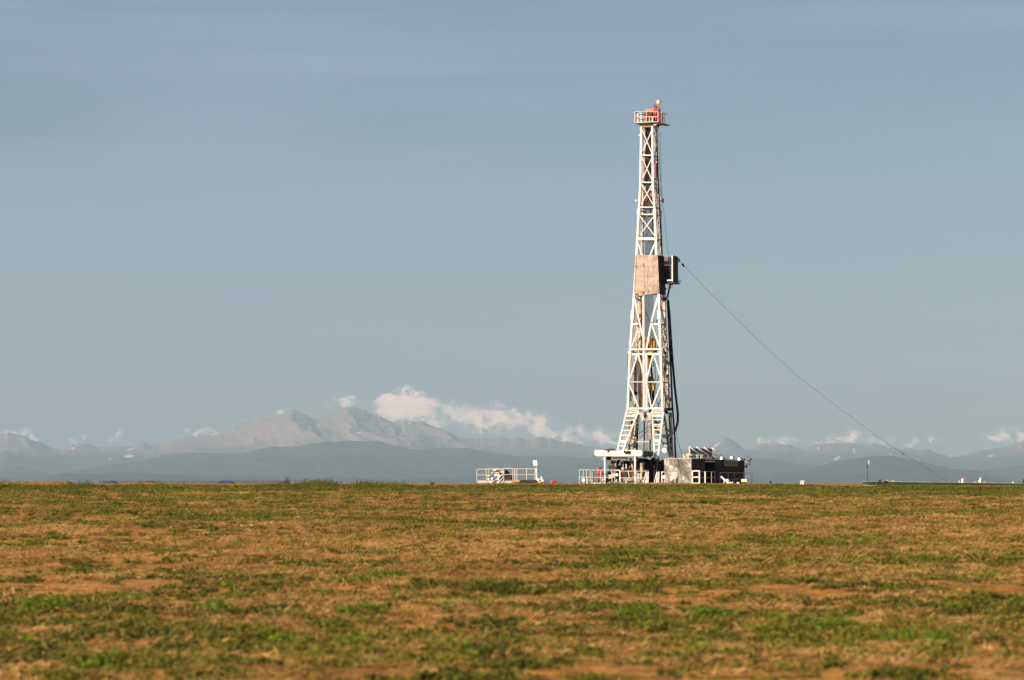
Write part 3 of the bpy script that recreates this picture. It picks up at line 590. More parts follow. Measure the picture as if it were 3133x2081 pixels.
for (u, v, r_) in ((1997, 1272, .16), (2005, 1285, .14), (1922, 1273, .12), (1934, 1292, .16), (1936, 1312, .14), (2010, 1298, .18), (1928, 1285, .12), (1950, 1300, .12), (1948, 1322, .13)):
    MB().ball(P(u, v, .9), r_, sz=1.3).build('hydraulic_fitting', random.choice(['dark', 'rusty']), rig)
for (u0, u1, v0, v1) in ((1958, 1958, 1262, 1400), (1981, 1981, 1290, 1400)): MB().tube(P(u0, v0, .5), P(u1, v1, .5), .015, 5).build('tugger_line', 'cable', rig)

def lamp(name, c, r_, dir_, lens, parent=None, depth_=.35, body='grey', tall=1.0):
    """round floodlight: tapered housing with a lens face"""
    d = Vector(dir_).normalized(); c = Vector(c); r_ = r_ * .8
    mb = MB(); mb.tube(c - d * depth_, c, r_ * .6, 14, r_ * 1.05); h = mb.build(name, body, parent)
    ln = MB(); ln.tube(c + d * .001, c + d * .04, r_ * .95, 16); l = ln.build('lens', lens, h if parent is not None else None)
    if parent is None: l.parent = h
    return h
TOCAM = Vector((-.42, -.9, -.1))
lamp('floodlight', P(2033, 1378, -.2), .26, (-.5, -.85, -.15), 'lens', rig, .45)

# drilling lines and the travelling gear hanging from them
ln = thing('drilling_line', R.w(0, .5, PADZ + 20 - R.O.z), 'eight parallel steel ropes hanging inside the mast down to the yellow travelling block', 'wire rope')
for i in range(8):
    t_ = i / 7; MB().tube(P(1975.5 + t_ * 16, 380, .55), P(1975 + t_ * 24, 1034, .55), .027, 5).build('rope_strand', 'cable', ln)
tb = thing('travelling_block', P(1988, 1085, .6), 'yellow travelling block hanging half way down inside the mast', 'pulley block')
def plate(outline, k, th, m, name, par): MB().prism([P(u, v, k) for (u, v) in outline], R.y * th).build(name, m, par, .015)
plate([(1978, 1034), (1983, 1034), (1981, 1064), (1975, 1064), (1973.5, 1055), (1975, 1042)], .3, .3, 'yellow', 'cheek_plate', tb)
plate([(1988, 1034), (1995, 1034), (1993, 1064), (1986, 1064), (1985, 1046)], .28, .3, 'yellow', 'cheek_plate', tb)
plate([(1996, 1034), (2000, 1036), (2003, 1048), (2002.5, 1064), (1995, 1064), (1996, 1045)], .45, .45, 'yellow_shade', 'side_plate', tb)  # plate coloured darker to paint the shade of its right-facing side
plate([(1982, 1035), (1990, 1035), (1987, 1066), (1980, 1066)], .5, .3, 'dark', 'sheave_pack', tb)
plate([(1975, 1065.5), (2002, 1065.5), (2001, 1074), (1994, 1080), (1981, 1080), (1976, 1074)], .32, .5, 'yellow', 'block_base', tb)
hk = thing('lifting_hook', P(1988, 1140, .6), 'yellow lifting hook below the travelling block inside the mast', 'hook')
MB().tube(P(1988, 1083, .55), P(1988, 1096, .55), .2, 12).build('hook_shank', 'dark', hk); MB().ball(P(1987.5, 1102, .55), .24, sz=1.2).build('hook_body', 'yellow', hk)
plate([(1982, 1104), (1993, 1104), (1994, 1112), (1990, 1126), (1985, 1126), (1982, 1112)], .42, .25, 'yellow', 'hook_body', hk)
rr = []
for i in range(13): a = 2 * math.pi * i / 12; rr.append(P(1997 + 3.4 * math.cos(a), 1114 + 7 * math.sin(a), .55))
MB().path(rr, .045).build('hook_latch', 'dark', hk)
for (u0, u1) in ((1984, 1983), (1991.5, 1996.5)): MB().tube(P(u0, 1120, .6), P(u1, 1165, .6), .09, 8).build('elevator_link', 'dark', hk)
sw = thing('swivel', P(1990, 1195, .6), 'brown and yellow swivel hanging from the hook just above the rig floor', 'swivel')
MB().tube(P(1986, 1152, .55), P(1987, 1166, .55), .16, 12, .3).build('swivel_neck', 'rusty', sw)
plate([(1981, 1172), (1988, 1170), (1989, 1195), (1984, 1192)], .35, .3, 'yellow', 'swivel_body', sw); plate([(1988.5, 1170), (2000, 1172), (2001, 1192), (1996, 1198), (1989, 1193)], .45, .35, 'yellow_shade', 'swivel_body', sw)
plate([(1982, 1160), (1999, 1158), (1999, 1169), (1982, 1169)], .4, .3, 'dark', 'swivel_bonnet', sw)
for (u0, u1, m) in ((1990, 1988.5, 'dark'), (1999, 1996, 'black')): MB().tube(P(u0, 1193, .6), P(u1, 1262, .6), .1 if m == 'dark' else .13, 8).build('kelly_pipe', m, sw)

# hoses outside the mast
h1 = MB().path([P(2042, 922, 1.6), P(2045.5, 980, 1.6), P(2049, 1060, 1.7), P(2054, 1160, 1.8), P(2057, 1240, 1.8), P(2061, 1290, 1.8), P(2064, 1330, 1.8), P(2067, 1400, 1.8), P(2068, 1445, 1.8)], .085, 8).build('inner_hose', 'black'); recentre(h1)
tag(h1, 'black hose nearest the mast, running straight down its right side to the silver shed', 'hose')
h2 = MB().path([P(2044, 918, 1.7), P(2048, 960, 1.7), P(2053, 1040, 1.8), P(2058, 1110, 1.9), P(2065, 1190, 1.9), P(2071, 1240, 1.9), P(2074, 1268, 1.9), P(2073.5, 1290, 1.9), P(2070, 1306, 1.9), P(2064, 1320, 1.9)], .11, 8).build('outer_hose', 'black'); recentre(h2)
tag(h2, 'thick black hose bowing out to the right of the mast and curling back in', 'hose')
h3 = MB().path([P(2069, 1310, 2.2), P(2072, 1345, 2.2), P(2080, 1372, 2.2), P(2090, 1392, 2.2)], .02, 5).build('slack_cable', 'cable'); recentre(h3); tag(h3, 'thin slack cable dropping from the hoses to the shed roof', 'cable')

# guy line
gy = thing('guy_line', P(2079, 800, 1.4), 'long thin guy wire sagging from the racking board down to the right', 'guy wire')
gp = [(2078, 799), (2092, 812), (2160, 884), (2256, 979), (2350, 1070), (2442, 1152), (2540, 1229), (2628, 1294), (2700, 1347), (2764, 1389), (2830, 1430), (2905, 1476)]
MB().path([at(u, v, R.hit(2079, 800, 1.4).y + (u - 2079) * .02) for (u, v) in gp], .013, 5).build('wire', 'cable', gy)
MB().tube(at(2087, 807, 261.5), at(2094, 817, 261.5), .11, 8, .06).build('tensioner', 'dark', gy)
MB().ball(at(2764, 1389, 274), .07).build('wire_clamp', 'dark', gy)

# ---------------------------------------------------------------- operator canopy and what stands under it
cz = lambda v, k=-3: P(1900, v, k).z
can = thing('driller_canopy', R.hit(1900, 1480, -3.), 'long white rounded roof canopy on two posts over the driller position', 'canopy')
out = [(1817, 1388), (1818, 1381), (1822, 1377.5), (1830, 1376.5), (1960, 1377), (1964.5, 1380), (1965.5, 1386), (1964.5, 1393), (1960, 1396.5), (1830, 1396.5), (1821, 1395)]
MB().prism([P(u, v, -3.2) for (u, v) in out], R.y * .35).build('roof_fascia', 'white', can, .03)
MB().prism([P(u, v, -2.84) for (u, v) in [(1819, 1381), (1966, 1381), (1966, 1396), (1819, 1396)]], R.y * 2.85).build('roof_slab', 'black', can, .02)  # black paints the shade on the canopy's right side
MB().prism([P(u, v, -2.84) for (u, v) in [(1819, 1377.5), (1966, 1377.5), (1966, 1380.5), (1819, 1380.5)]], R.y * 2.85).build('roof_cap', 'white', can, .02)
for (u, v1, w_) in ((1851, 1441, .14), (1943.5, 1443, .15)): MB().bar(P(u, 1480, -3.), P(u, 1396, -3.), w_).build('canopy_post', 'white', can)
R.box(MB(), 1873, 1399, 1917, 1406.5, -2.6, -2.2).build('storage_tube', 'beige', can, .06)
R.box(MB(), 1855, 1397, 1866, 1408, -2.3, -1.9).build('speaker_box', 'dark', can, .03)
MB().ball(P(1847, 1405, -3.), .1).build('canopy_lamp', 'white', can)
tp = MB(); tpts = [(1845, 1378), (1857, 1375), (1865, 1372.5), (1869, 1373), (1875, 1376), (1892, 1378.5)]
tp.prism([P(u, v, -3.25) for (u, v) in tpts] , R.y * .9); tp.prism([P(u, v, -3.27) for (u, v) in ((1857, 1378), (1866, 1378), (1860, 1384.5), (1858.5, 1383))], R.y * .05); tp = tp.build('folded_tarp', 'navy'); recentre(tp)
tag(tp, 'dark navy tarp folded on top of the white canopy', 'tarp')
hkp = []
for (u, v) in ((1910, 1379), (1911, 1384), (1915, 1388), (1919, 1384), (1918.5, 1380), (1920, 1385), (1923, 1388), (1926, 1385), (1925, 1380)): hkp.append(P(u, v, -3.32))
o = MB().path(hkp, .07, 6).build('coiled_cable', 'black'); recentre(o); tag(o, 'short black coiled cable hanging over the front of the white canopy', 'cable')

# drawworks and machinery, dark paint with deep shade mixed into the colour
dwk = thing('drawworks', R.hit(1900, 1478, -1.), 'dark shade-toned drawworks and hydraulic machinery under the white canopy', 'machinery')
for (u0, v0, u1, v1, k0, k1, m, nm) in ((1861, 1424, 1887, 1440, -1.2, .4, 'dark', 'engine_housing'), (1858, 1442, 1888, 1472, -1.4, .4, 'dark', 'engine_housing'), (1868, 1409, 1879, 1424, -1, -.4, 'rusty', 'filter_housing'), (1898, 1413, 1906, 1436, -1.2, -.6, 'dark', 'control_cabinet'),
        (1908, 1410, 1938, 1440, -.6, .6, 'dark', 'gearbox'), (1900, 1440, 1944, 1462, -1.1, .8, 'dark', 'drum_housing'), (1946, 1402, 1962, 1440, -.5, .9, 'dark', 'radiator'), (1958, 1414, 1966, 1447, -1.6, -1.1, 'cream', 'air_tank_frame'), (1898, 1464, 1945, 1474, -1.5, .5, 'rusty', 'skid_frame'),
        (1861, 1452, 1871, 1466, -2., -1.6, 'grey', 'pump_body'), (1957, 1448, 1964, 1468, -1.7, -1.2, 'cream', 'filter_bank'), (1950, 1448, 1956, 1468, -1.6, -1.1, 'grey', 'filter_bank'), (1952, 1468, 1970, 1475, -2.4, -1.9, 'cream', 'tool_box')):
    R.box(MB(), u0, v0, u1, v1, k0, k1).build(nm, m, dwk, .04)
for (u0, v0, u1, v1, k, r_, m, nm) in ((1929, 1402, 1938, 1440, -1.4, .1, 'cream', 'ribbed_hose'), (1895, 1406, 1884, 1428, -.8, .14, 'dark', 'ribbed_hose'), (1907, 1408, 1907, 1430, -1.4, .06, 'grey', 'exhaust_stub'), (1884, 1418, 1884, 1428, -1.5, .09, 'white', 'pressure_bottle'), (1916, 1420, 1916.5, 1436, -1.6, .07, 'white', 'pressure_bottle'),
        (1881, 1407, 1881, 1413, -1.5, .06, 'white', 'pressure_bottle'), (1924, 1432, 1930, 1426, -1.3, .09, 'rusty', 'elbow_pipe'), (1905.5, 1443, 1905.5, 1452, -1.7, .055, 'red', 'gas_bottle'), (1926.5, 1449, 1926.5, 1457, -1.8, .055, 'red', 'gas_bottle'), (1938, 1444, 1938, 1470, -1.5, .09, 'rusty', 'elbow_pipe'),
        (1943, 1444, 1943, 1474, -1.3, .06, 'grey', 'elbow_pipe'), (1872, 1442, 1872, 1470, -1.7, .05, 'grey', 'elbow_pipe'), (1851, 1442, 1849, 1466, -1.5, .14, 'black', 'suction_hose'), (1950, 1398, 1946, 1412, -1.2, .1, 'cream', 'elbow_pipe'), (1922, 1440, 1928, 1475, -1.2, .06, 'cream', 'elbow_pipe')):
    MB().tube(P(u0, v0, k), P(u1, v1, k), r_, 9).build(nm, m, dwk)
MB().path([P(1862, 1475, -1.8), P(1853, 1472, -1.8), P(1847, 1464, -1.8), P(1850, 1458, -1.8), P(1856, 1464, -1.8), P(1862, 1474, -1.8)], .11, 8).build('suction_hose', 'black', dwk)
MB().ball(P(1906, 1434, -1.6), .15).build('relief_valve', 'white', dwk); MB().ball(P(1878, 1455, -2.3), .17, sz=1.3).build('relief_valve', 'white', dwk)
MB().ball(P(1887, 1453, -3.3), .13).build('relief_valve', 'dim_glow', dwk)  # this ball glows by added emission, though it is no lamp
eng = thing('engine_package', R.hit(1995, 1478, .5), 'black engine and exhaust package with deep shade in its paint, left of the silver shed', 'engine')
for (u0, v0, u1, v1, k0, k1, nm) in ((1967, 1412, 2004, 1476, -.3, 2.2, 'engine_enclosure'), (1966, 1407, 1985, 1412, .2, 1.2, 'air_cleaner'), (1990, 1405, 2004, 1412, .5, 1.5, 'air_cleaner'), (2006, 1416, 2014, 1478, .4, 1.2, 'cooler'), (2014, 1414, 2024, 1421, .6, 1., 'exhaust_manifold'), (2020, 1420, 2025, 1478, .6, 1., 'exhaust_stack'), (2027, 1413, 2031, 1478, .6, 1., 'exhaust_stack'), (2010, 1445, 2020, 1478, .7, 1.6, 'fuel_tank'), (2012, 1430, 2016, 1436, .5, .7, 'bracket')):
    R.box(MB(), u0, v0, u1, v1, k0, k1).build(nm, 'black', eng, .05)  # black of the boxes is dark paint plus painted deep shade
for i, (u, v) in enumerate(((1970, 1409), (1978, 1407), (1999, 1404), (2014, 1413), (2029, 1411))): MB().ball(P(u, v, .5), .16, sz=.8).build('rain_cap', 'black', eng)
MB().ball(P(2001, 1428, -.4), .07, sz=1.6).build('gauge', 'cream', eng)
for (u0, v0, u1, v1) in ((1993, 1402, 2030, 1411), (1995, 1406, 2030, 1413.5)): MB().tube(P(u0, v0, .3), P(u1, v1, .3), .03, 6).build('exhaust_line', 'dark', eng)
rw = thing('red_wellhead_valve', R.hit(1834, 1479, -2.6), 'red valve and pipe stand behind the left end of the white guard rails', 'valve')
R.box(MB(), 1826, 1430, 1834, 1450, -2.8, -2.4).build('valve_body', 'red', rw, .05); R.box(MB(), 1825, 1443, 1844, 1452, -2.7, -2.3).build('valve_body', 'red', rw, .08)
MB().tube(P(1833, 1450, -2.6), P(1832.5, 1480, -2.6), .08, 10).build('riser_pipe', 'red', rw); MB().bar(P(1834, 1430, -2.6), P(1844, 1432, -2.6), .07).build('valve_handle', 'dark', rw); MB().tube(P(1829, 1452, -2.6), P(1836, 1461, -2.6), .13, 10).build('riser_pipe', 'red', rw)

# guard rails on the rig floor edge
gr = thing('guard_rail_fence', R.hit(1840, 1480, -4), 'white guard rail run with many posts along the left edge of the rig floor', 'railing')
rail(R, [1773, 1785, 1795, 1806.5], 1437.5, 1460, 1480, -4.4, 'rail', .062, gr); rail(R, [1812, 1817, 1837, 1872.5, 1881], 1438, 1461, 1480, -4.0, 'rail', .066, gr)
MB().bar(P(1881, 1438.5, -4), P(1897, 1438.5, -4), .07).build('guard_rail', 'white', gr)
R.box(MB(), 1811, 1477, 1866, 1480.5, -4.1, -3.8).build('toe_board', 'white', gr)
for (a0, b0, a1, b1) in ((1800, 1480, 1812, 1468), (1805, 1479, 1822, 1470), (1836, 1470, 1846, 1462), (1838, 1480, 1846, 1466)): MB().bar(P(a0, b0, -3.9), P(a1, b1, -3.9), .06).build('diagonal_stay', 'white', gr)
for (u, v0, v1) in ((1798, 1461, 1480), (1886, 1466, 1480), (1915.5, 1470, 1480)): MB().bar(P(u, v1, -4.2), P(u, v0, -4.2), .08).build('short_post', 'white', gr)
g2 = thing('guard_rail_fence', R.hit(1930, 1480, -4), 'white guard rail section in front of the machinery, right of the canopy centre', 'railing')
rail(R, [1898.5, 1949, 1977.5], 1441.5, 1462, 1480, -4.0, 'rail', .068, g2)
for (u, v) in ((1897, 1438), ): MB().bar(P(1896.5, 1472, -4), P(1896.5, 1438, -4), .1).build('rail_post', 'white', g2)
def stair(u0, u1, lab, k=-4.):
    s_ = thing('stair_rail', R.hit(u0, 1480, k), lab, 'handrail')
    MB().bar(P(u0, 1480, k), P(u1, 1446, k), .07).build('stringer', 'white', s_); MB().bar(P(u1 + 1, 1480, k), P(u1 + 1, 1444, k), .08).build('newel_post', 'white', s_); MB().bar(P(u0 + 6, 1480, k + .4), P(u1, 1462, k + .4), .05).build('stringer', 'white', s_)
    MB().bar(P(u1 + 5.5, 1478, k), P(u1 + 6.5, 1443, k), .1).build('newel_post', 'white', s_)
stair(1968, 1977, 'slanting white stair handrail at the right end of the guard rails, by the black engines'); stair(2001, 2009.5, 'slanting white stair handrail between the black engines and the silver shed')
g3 = thing('gate_post', R.hit(2028, 1480, -4), 'small white rail bracket with a post against the left edge of the silver shed', 'post')
MB().bar(P(2025, 1478, -4), P(2025, 1443, -4), .09).build('rail_post', 'white', g3); MB().bar(P(2025, 1444, -4), P(2033, 1444, -4), .06).build('guard_rail', 'white', g3); MB().bar(P(2034.5, 1482, -4.2), P(2034, 1466, -4.2), .09).build('rail_post', 'white', g3)
R.box(MB(), 2026.5, 1470, 2029.5, 1479, -4.1, -3.9).build('fire_extinguisher', 'orange', g3, .04)
def free_lamp(u, v, r_, lens, lab, k=-4.5, body='grey', name='work_lamp', d=(-.45, -.88, -.05), Fm=R):
    c = Fm.hit(u, v, k); b = Vector((c.x, c.y, float(gz(c.x, c.y, False))))
    t_ = thing(name, b, lab, 'lamp'); lamp('lamp_head', c, r_, d, lens, t_, .3, body)
    MB().bar(b, c - Vector(d).normalized() * .15, .05).build('lamp_stand', 'grey', t_); return t_
free_lamp(1785, 1469, .16, 'lens', 'lit white lamp low behind the leftmost guard rails of the rig floor')
free_lamp(2032, 1460, .17, 'lens', 'lit white lamp at the lower left edge of the silver shed')

# ---------------------------------------------------------------- doghouse (shed)
D1 = Frame(2116, 255.5, 35); D2 = Frame(2116, 255.5, -55)     # left-facing end, right-facing long side
Q = D1.hit; T_ = D2.hit
dg = thing('doghouse', Q(2116, 1480, 0), 'metal rig shed, silver dented end wall and long side with shade painted dark brown with floodlights', 'shed')
g0 = Q(2116, 1480, 0); zb = PADZ - .02; 
def d1(u): return D1.loc(Q(u, 1440, 0)).x
def d2(u): return D2.loc(T_(u, 1440, 0)).x
zt = Q(2116, 1402.5, 0).z
def wall1(x0, x1, z0, z1, th, m, name, par=dg, k=0): 
    c = [D1.w(x, y, z - D1.O.z) for z in (z0, z1) for (x, y) in ((x0, k), (x1, k), (x1, k + th), (x0, k + th))]; return MB().hexa(c).build(name, m, par)
def wall2(x0, x1, z0, z1, th, m, name, par=dg, k=0, bev=0):
    c = [D2.w(x, y, z - D2.O.z) for z in (z0, z1) for (x, y) in ((x0, k), (x1, k), (x1, k + th), (x0, k + th))]; return MB().hexa(c).build(name, m, par, bev)
xl = d1(2032); xs = (xl, xl + (0 - xl) * .5, -.003)
for a, b_ in zip(xs[:-1], xs[1:]): wall1(a + .01, b_ - .003, zb, zt, .08, 'galv', 'end_wall_panel')
wall1(-.05, .0, zb, zt, .05, 'grey', 'corner_trim', k=-.055); wall1(xl, -.06, zt - .05, zt + .02, .04, 'grey', 'corner_trim', k=-.045)
MB().bar(Q(2072, 1402, -.06), Q(2088, 1476, -.06), .03).build('tie_cable', 'cable', dg); MB().bar(Q(2071.5, 1460, -.07), Q(2072, 1479, -.07), .04).build('tie_cable', 'dark', dg)
XA, XB, XC, XE = d2(2118), d2(2158), d2(2188), d2(2278)
n1 = 3
for i in range(n1): wall2(XA + (XB - XA) * i / n1 + .01, XA + (XB - XA) * (i + 1) / n1 - .006, zb + .05, zt - .03, .08, 'shadewall', 'side_wall_panel')  # unlit side's darkness is put into the panel colour
for i in range(6): wall2(XC + (XE - XC) * i / 6 + .01, XC + (XE - XC) * (i + 1) / 6 - .006, zb + .02, zt - .12, .08, 'shadewall', 'side_wall_panel')
wall2(XB + .0, XC - .0, zb, zt - .35, .06, 'black', 'recess_back_wall', k=1.4); wall2(XB - .06, XB, zb, zt - .1, 1.38, 'black', 'recess_side_wall', k=.09); wall2(XC, XC + .06, zb, zt - .1, 1.38, 'black', 'recess_side_wall', k=.09)  # black walls paint the shade inside the recess
wall2(XB + .01, XC - .01, zt - .32, zt - .2, .1, 'cream', 'lintel', k=.02)
wall2(XC - .62, XC - .12, zb + .7, zt - .55, .05, 'slate', 'notice_board', k=1.2)
wall2(XA - .02, XE + .15, zt - .09, zt - .02, 2.45, 'grey', 'roof', k=.1)
wall2(XB + .05, XC - .05, zt - .1, zt + .1, .5, 'cream', 'roof_beam', k=.3)
wall2(XC + .8, XC + 2.6, zt + .0, zt + .14, 1.2, 'grey', 'roof_duct', k=.5); wall2(XC - .2, XC + .8, zt + .12, zt + .2, .8, 'cream', 'roof_duct', k=.6)
wall2(XE - .05, XE, zb, zt - .15, 2.4, 'shadewall', 'far_end_wall', k=.1); D1b = d1(2032)
wall2(XA, XE, zb, zt - .15, .05, 'shadewall', 'rear_wall', k=2.5)
x0, x1 = d2(2218), d2(2254); zw0, zw1 = T_(2235, 1424, 0).z, T_(2235, 1411, 0).z
wf = wall2(x0 - .06, x1 + .06, zw0 - .05, zw1 + .05, .05, 'grey', 'window_frame', k=-.052); wall2(x0, x1, zw0, zw1, .02, 'glass', 'window_pane', wf, k=-.075)
wall2(x0 - .45, x0 - .15, zw0 - .05, zw1 + .08, .04, 'black', 'vent', k=-.045)
MB().bar(T_(2278, 1404, 0), T_(2282, 1412, 0), .08).build('corner_bracket', 'dark', dg)
R.box(MB(), 2277, 1424, 2282, 1431, 1.5, 2.).build('horn', 'black', dg)
# floodlights along the shed roof edge
for (u, v, r_) in ((2207, 1402, .15), (2237.5, 1400.5, .155), (2261, 1405, .145)): lamp('floodlight', T_(u, v, -.12), r_, (-.62, -.77, -.1), 'lens', dg, .42, 'beige')
lamp('side_floodlight', T_(2286, 1412, -.2), .12, (-.8, .1, -.5), 'dim_glow', dg, .5, 'slate'); MB().path([T_(2282, 1421, -.2), T_(2294, 1421, -.2), T_(2294, 1410, -.2)], .03).build('lamp_arm', 'dark', dg)
MB().bar(T_(2282, 1411, -.2), T_(2298, 1408, -.2), .14, .1).build('lamp_hood', 'grey', dg)
MB().ball(Q(2096.5, 1398.5, 1.), .13, sx=1.4).build('roof_lamp', 'cream', dg)
for (u, v0) in ((2091, 1388), (2102, 1388), (2106, 1390)): MB().bar(Q(u, 1403, 1.), Q(u, v0, 1.), .05).build('roof_post', 'white', dg)
for u in (2132, 2136, 2144, 2148): MB().bar(T_(u, 1402, .5), T_(u, 1391, .5), .04).build('roof_post', 'white', dg)
MB().bar(T_(2132, 1401, .5), T_(2148, 1401, .5), .05).build('roof_rail', 'white', dg)
# slanting struts and slate panel on the roof
wd = thing('roof_windbreak', T_(2140, 1396, 1.5), 'slate blue panel with four slanting white struts on the shed roof', 'windbreak')
for i in range(4):
    a = 2113 + i * 16.6; D2.box(MB(), a, 1371.5 + i * .4, a + 16.3, 1400, 1.9, 1.95).build('panel', 'slate', wd)
for (u0, v0, u1, v1) in ((2109.5, 1367, 2140, 1389.5), (2131, 1368, 2167, 1393.5), (2153.5, 1369, 2172, 1382.5), (2177.5, 1370, 2195, 1383)): MB().tube(T_(u0, v0, 1.4), T_(u1, v1, 1.0), .06, 8).build('strut', 'white', wd)
MB().bar(T_(2109.5, 1402, 1.4), T_(2109.5, 1366, 1.4), .08).build('strut_post', 'white', wd)
for (u0, v0, u1, v1) in ((2172, 1382, 2190, 1395), (2195, 1384, 2213, 1398), (2190, 1390, 2206, 1399)): MB().tube(T_(u0, v0, 1.0), T_(u1, v1, .8), .03, 6).build('stay_rod', 'grey', wd)
bxx = MB(); D2.box(bxx, 2116, 1389.5, 2156, 1396, .8, 1.5); bxx = bxx.build('cable_tray', 'beige', None, .05); recentre(bxx); tag(bxx, 'long tan case lying on the shed roof below the slanting struts', 'case')
# rails in front of the shed
gt = thing('white_gate', T_(2129, 1480, -.5), 'bright white two-pane gate frame at the corner of the silver shed', 'gate')
for (a0, b0, a1, b1) in ((2118.5, 1481, 2118.5, 1440), (2140, 1481, 2140, 1440), (2118.5, 1441, 2140, 1441), (2118.5, 1460, 2140, 1460), (2118.5, 1479, 2140, 1479)): MB().bar(R.hit(a0, b0, -4.6), R.hit(a1, b1, -4.6), .11).build('gate_bar', 'white', gt)
g4 = thing('guard_rail_fence', T_(2170, 1480, -.5), 'thin guard rail, greyed by painted shade, across the dark doorway recess of the shed', 'railing')
rail(D2, [2141, 2177, 2187], 1443, 1461.5, 1481, -.6, 'grey', .045, g4); MB().bar(R.hit(2157.5, 1478.5, -4.6), R.hit(2157.5, 1443, -4.6), .1).build('rail_post', 'white', g4)  # grey in place of white paints the shade on these rails
g5 = thing('guard_rail_fence', T_(2240, 1482, -.5), 'guard rail darkened by painted shade before the shade-dark wall, reaching past the right end of the shed', 'railing')
rail(D2, [2203, 2228, 2247, 2275], 1446.5, 1466, 1482, -.5, 'grey', .045, g5); rail(D2, [2276, 2300.5], 1447.5, 1466, 1482, .6, 'grey', .045, g5)  # rails kept grey, with the wall's shade put into their paint
st = thing('white_stairs', T_(2220, 1482, -1.2), 'white slanted stair stringers leaning before the dark shed wall', 'stairs')
SE = R
for (a0, b0, a1, b1) in ((2206, 1458, 2234, 1482), (2224, 1466, 2229, 1472), (2233, 1475, 2243, 1484)): MB().bar(SE.hit(a0, b0, -6), SE.hit(a1, b1, -6), .09, .14).build('stringer', 'white', st)
for (u, v0) in ((2215.5, 1469), (2225, 1473), (2242, 1474)): MB().bar(SE.hit(u, 1484, -6), SE.hit(u, v0, -6), .08).build('stair_post', 'white', st)
for (u, lab) in ((2256, 'left of two short white stub posts before the shed'), (2260.5, 'right of two short white stub posts before the shed')):
    c = SE.hit(u, 1486, -6); o = MB().bar(c, SE.hit(u, 1475, -6), .09).build('stub_post', 'white'); recentre(o); tag(o, lab, 'post')
yb = thing('yellow_light_box', SE.hit(2277, 1484, -6), 'yellow light box lit on the ground at the right end of the shed', 'light box')
SE.box(MB(), 2267.5, 1466, 2286, 1475, -6, -5.7).build('housing', 'yellow', yb, .03); SE.box(MB(), 2269, 1467.5, 2276.5, 1474, -6.04, -6.01).build('lens', 'lens_yellow', yb); SE.box(MB(), 2277.5, 1467.5, 2284.5, 1474, -6.04, -6.01).build('lens', 'lens_yellow', yb)
SE.box(MB(), 2268, 1475.5, 2280, 1479, -5.95, -5.75).build('bracket', 'dark', yb); MB().bar(SE.hit(2277, 1485, -5.8), SE.hit(2277, 1478, -5.8), .08).build('stand', 'dark', yb)

# ---------------------------------------------------------------- pump platform left of the rig
E = Frame(1550, 252, 12); e = E.hit
pf = thing('pump_platform', e(1545, 1480, 0), 'white railed steel platform left of the rig, standing behind the dirt bank', 'platform')
E.box(MB(), 1461, 1470, 1541, 1480, 0, .15).build('edge_beam', 'rail', pf, .02); E.box(MB(), 1541.5, 1471, 1640, 1480, .02, .15).build('edge_beam', 'grey', pf, .02); E.box(MB(), 1461, 1470, 1640, 1472, .16, 3.0).build('deck', 'dark', pf)
rail(E, [1459.5, 1488], 1435.5, 1453, 1474, 0, 'rail', .068, pf); MB().bar(e(1488, 1435.5, 0), e(1540, 1434.5, 0), .08).build('guard_rail', 'rail', pf)
rail(E, [1541.5, 1569.5], 1433, 1452, 1472, -.05, 'rail', .066, pf); rail(E, [1575.5, 1582, 1611.5, 1637.5], 1434.5, 1452.5, 1474, 0, 'rail', .068, pf)
MB().bar(e(1544.5, 1474, .05), e(1544.5, 1436, .05), .07).build('rail_post', 'rail', pf); rail(E, [1495.5, 1640], 1434, None, 1471, 3.0, 'grey', .06, pf)
MB().bar(e(1508, 1476, -.1), e(1542, 1448, -.1), .08).build('brace', 'white', pf); MB().bar(e(1526, 1476, -.1), e(1541, 1457, -.1), .06).build('brace', 'white', pf)
pm = thing('mud_pump', e(1525, 1470, .8), 'grey-white motor-driven pump with black belt guard on the railed platform', 'pump')
c = e(1522, 1441, .5); MB().tube(c, c + E.y * 1.1, .26, 20).build('motor', 'grey', pm); MB().tube(c - E.y * .06, c - E.y * .005, .2, 20).build('motor_end_ring', 'white', pm); MB().tube(c - E.y * .09, c - E.y * .062, .13, 16).build('fan_grille', 'rusty', pm)
for (u0, v0, u1, v1, k0, k1, m, nm) in ((1509, 1434, 1514, 1447, .5, .9, 'white', 'motor_mount'), (1512, 1450, 1530, 1458, .4, 1.2, 'white', 'pump_body'), (1490, 1453, 1503, 1458.5, .4, 1.2, 'white', 'manifold'), (1491, 1459, 1498, 1470, .5, 1., 'white', 'pedestal'), (1522, 1459, 1528, 1469, .5, 1., 'white', 'pedestal'), (1531, 1436, 1541, 1447, .3, .9, 'white', 'motor_mount')):
    E.box(MB(), u0, v0, u1, v1, k0, k1).build(nm, m, pm, .04)
gd = [(1531, 1440), (1536, 1437), (1545, 1437), (1551, 1441), (1556, 1450), (1567, 1453), (1566, 1460), (1563, 1468), (1530, 1468), (1528, 1456)]
MB().prism([e(u, v, 1.0) for (u, v) in gd], E.y * .6).build('belt_guard', 'dark', pm, .04); MB().ball(e(1506, 1446, .5), .11).build('valve_knob', 'white', pm)
MB().tube(e(1505, 1448, .45), e(1502, 1460, .45), .05, 8).build('feed_pipe', 'grey', pm); MB().bar(e(1528, 1432, .8), e(1529, 1436, .8), .09).build('lifting_eye', 'dark', pm)
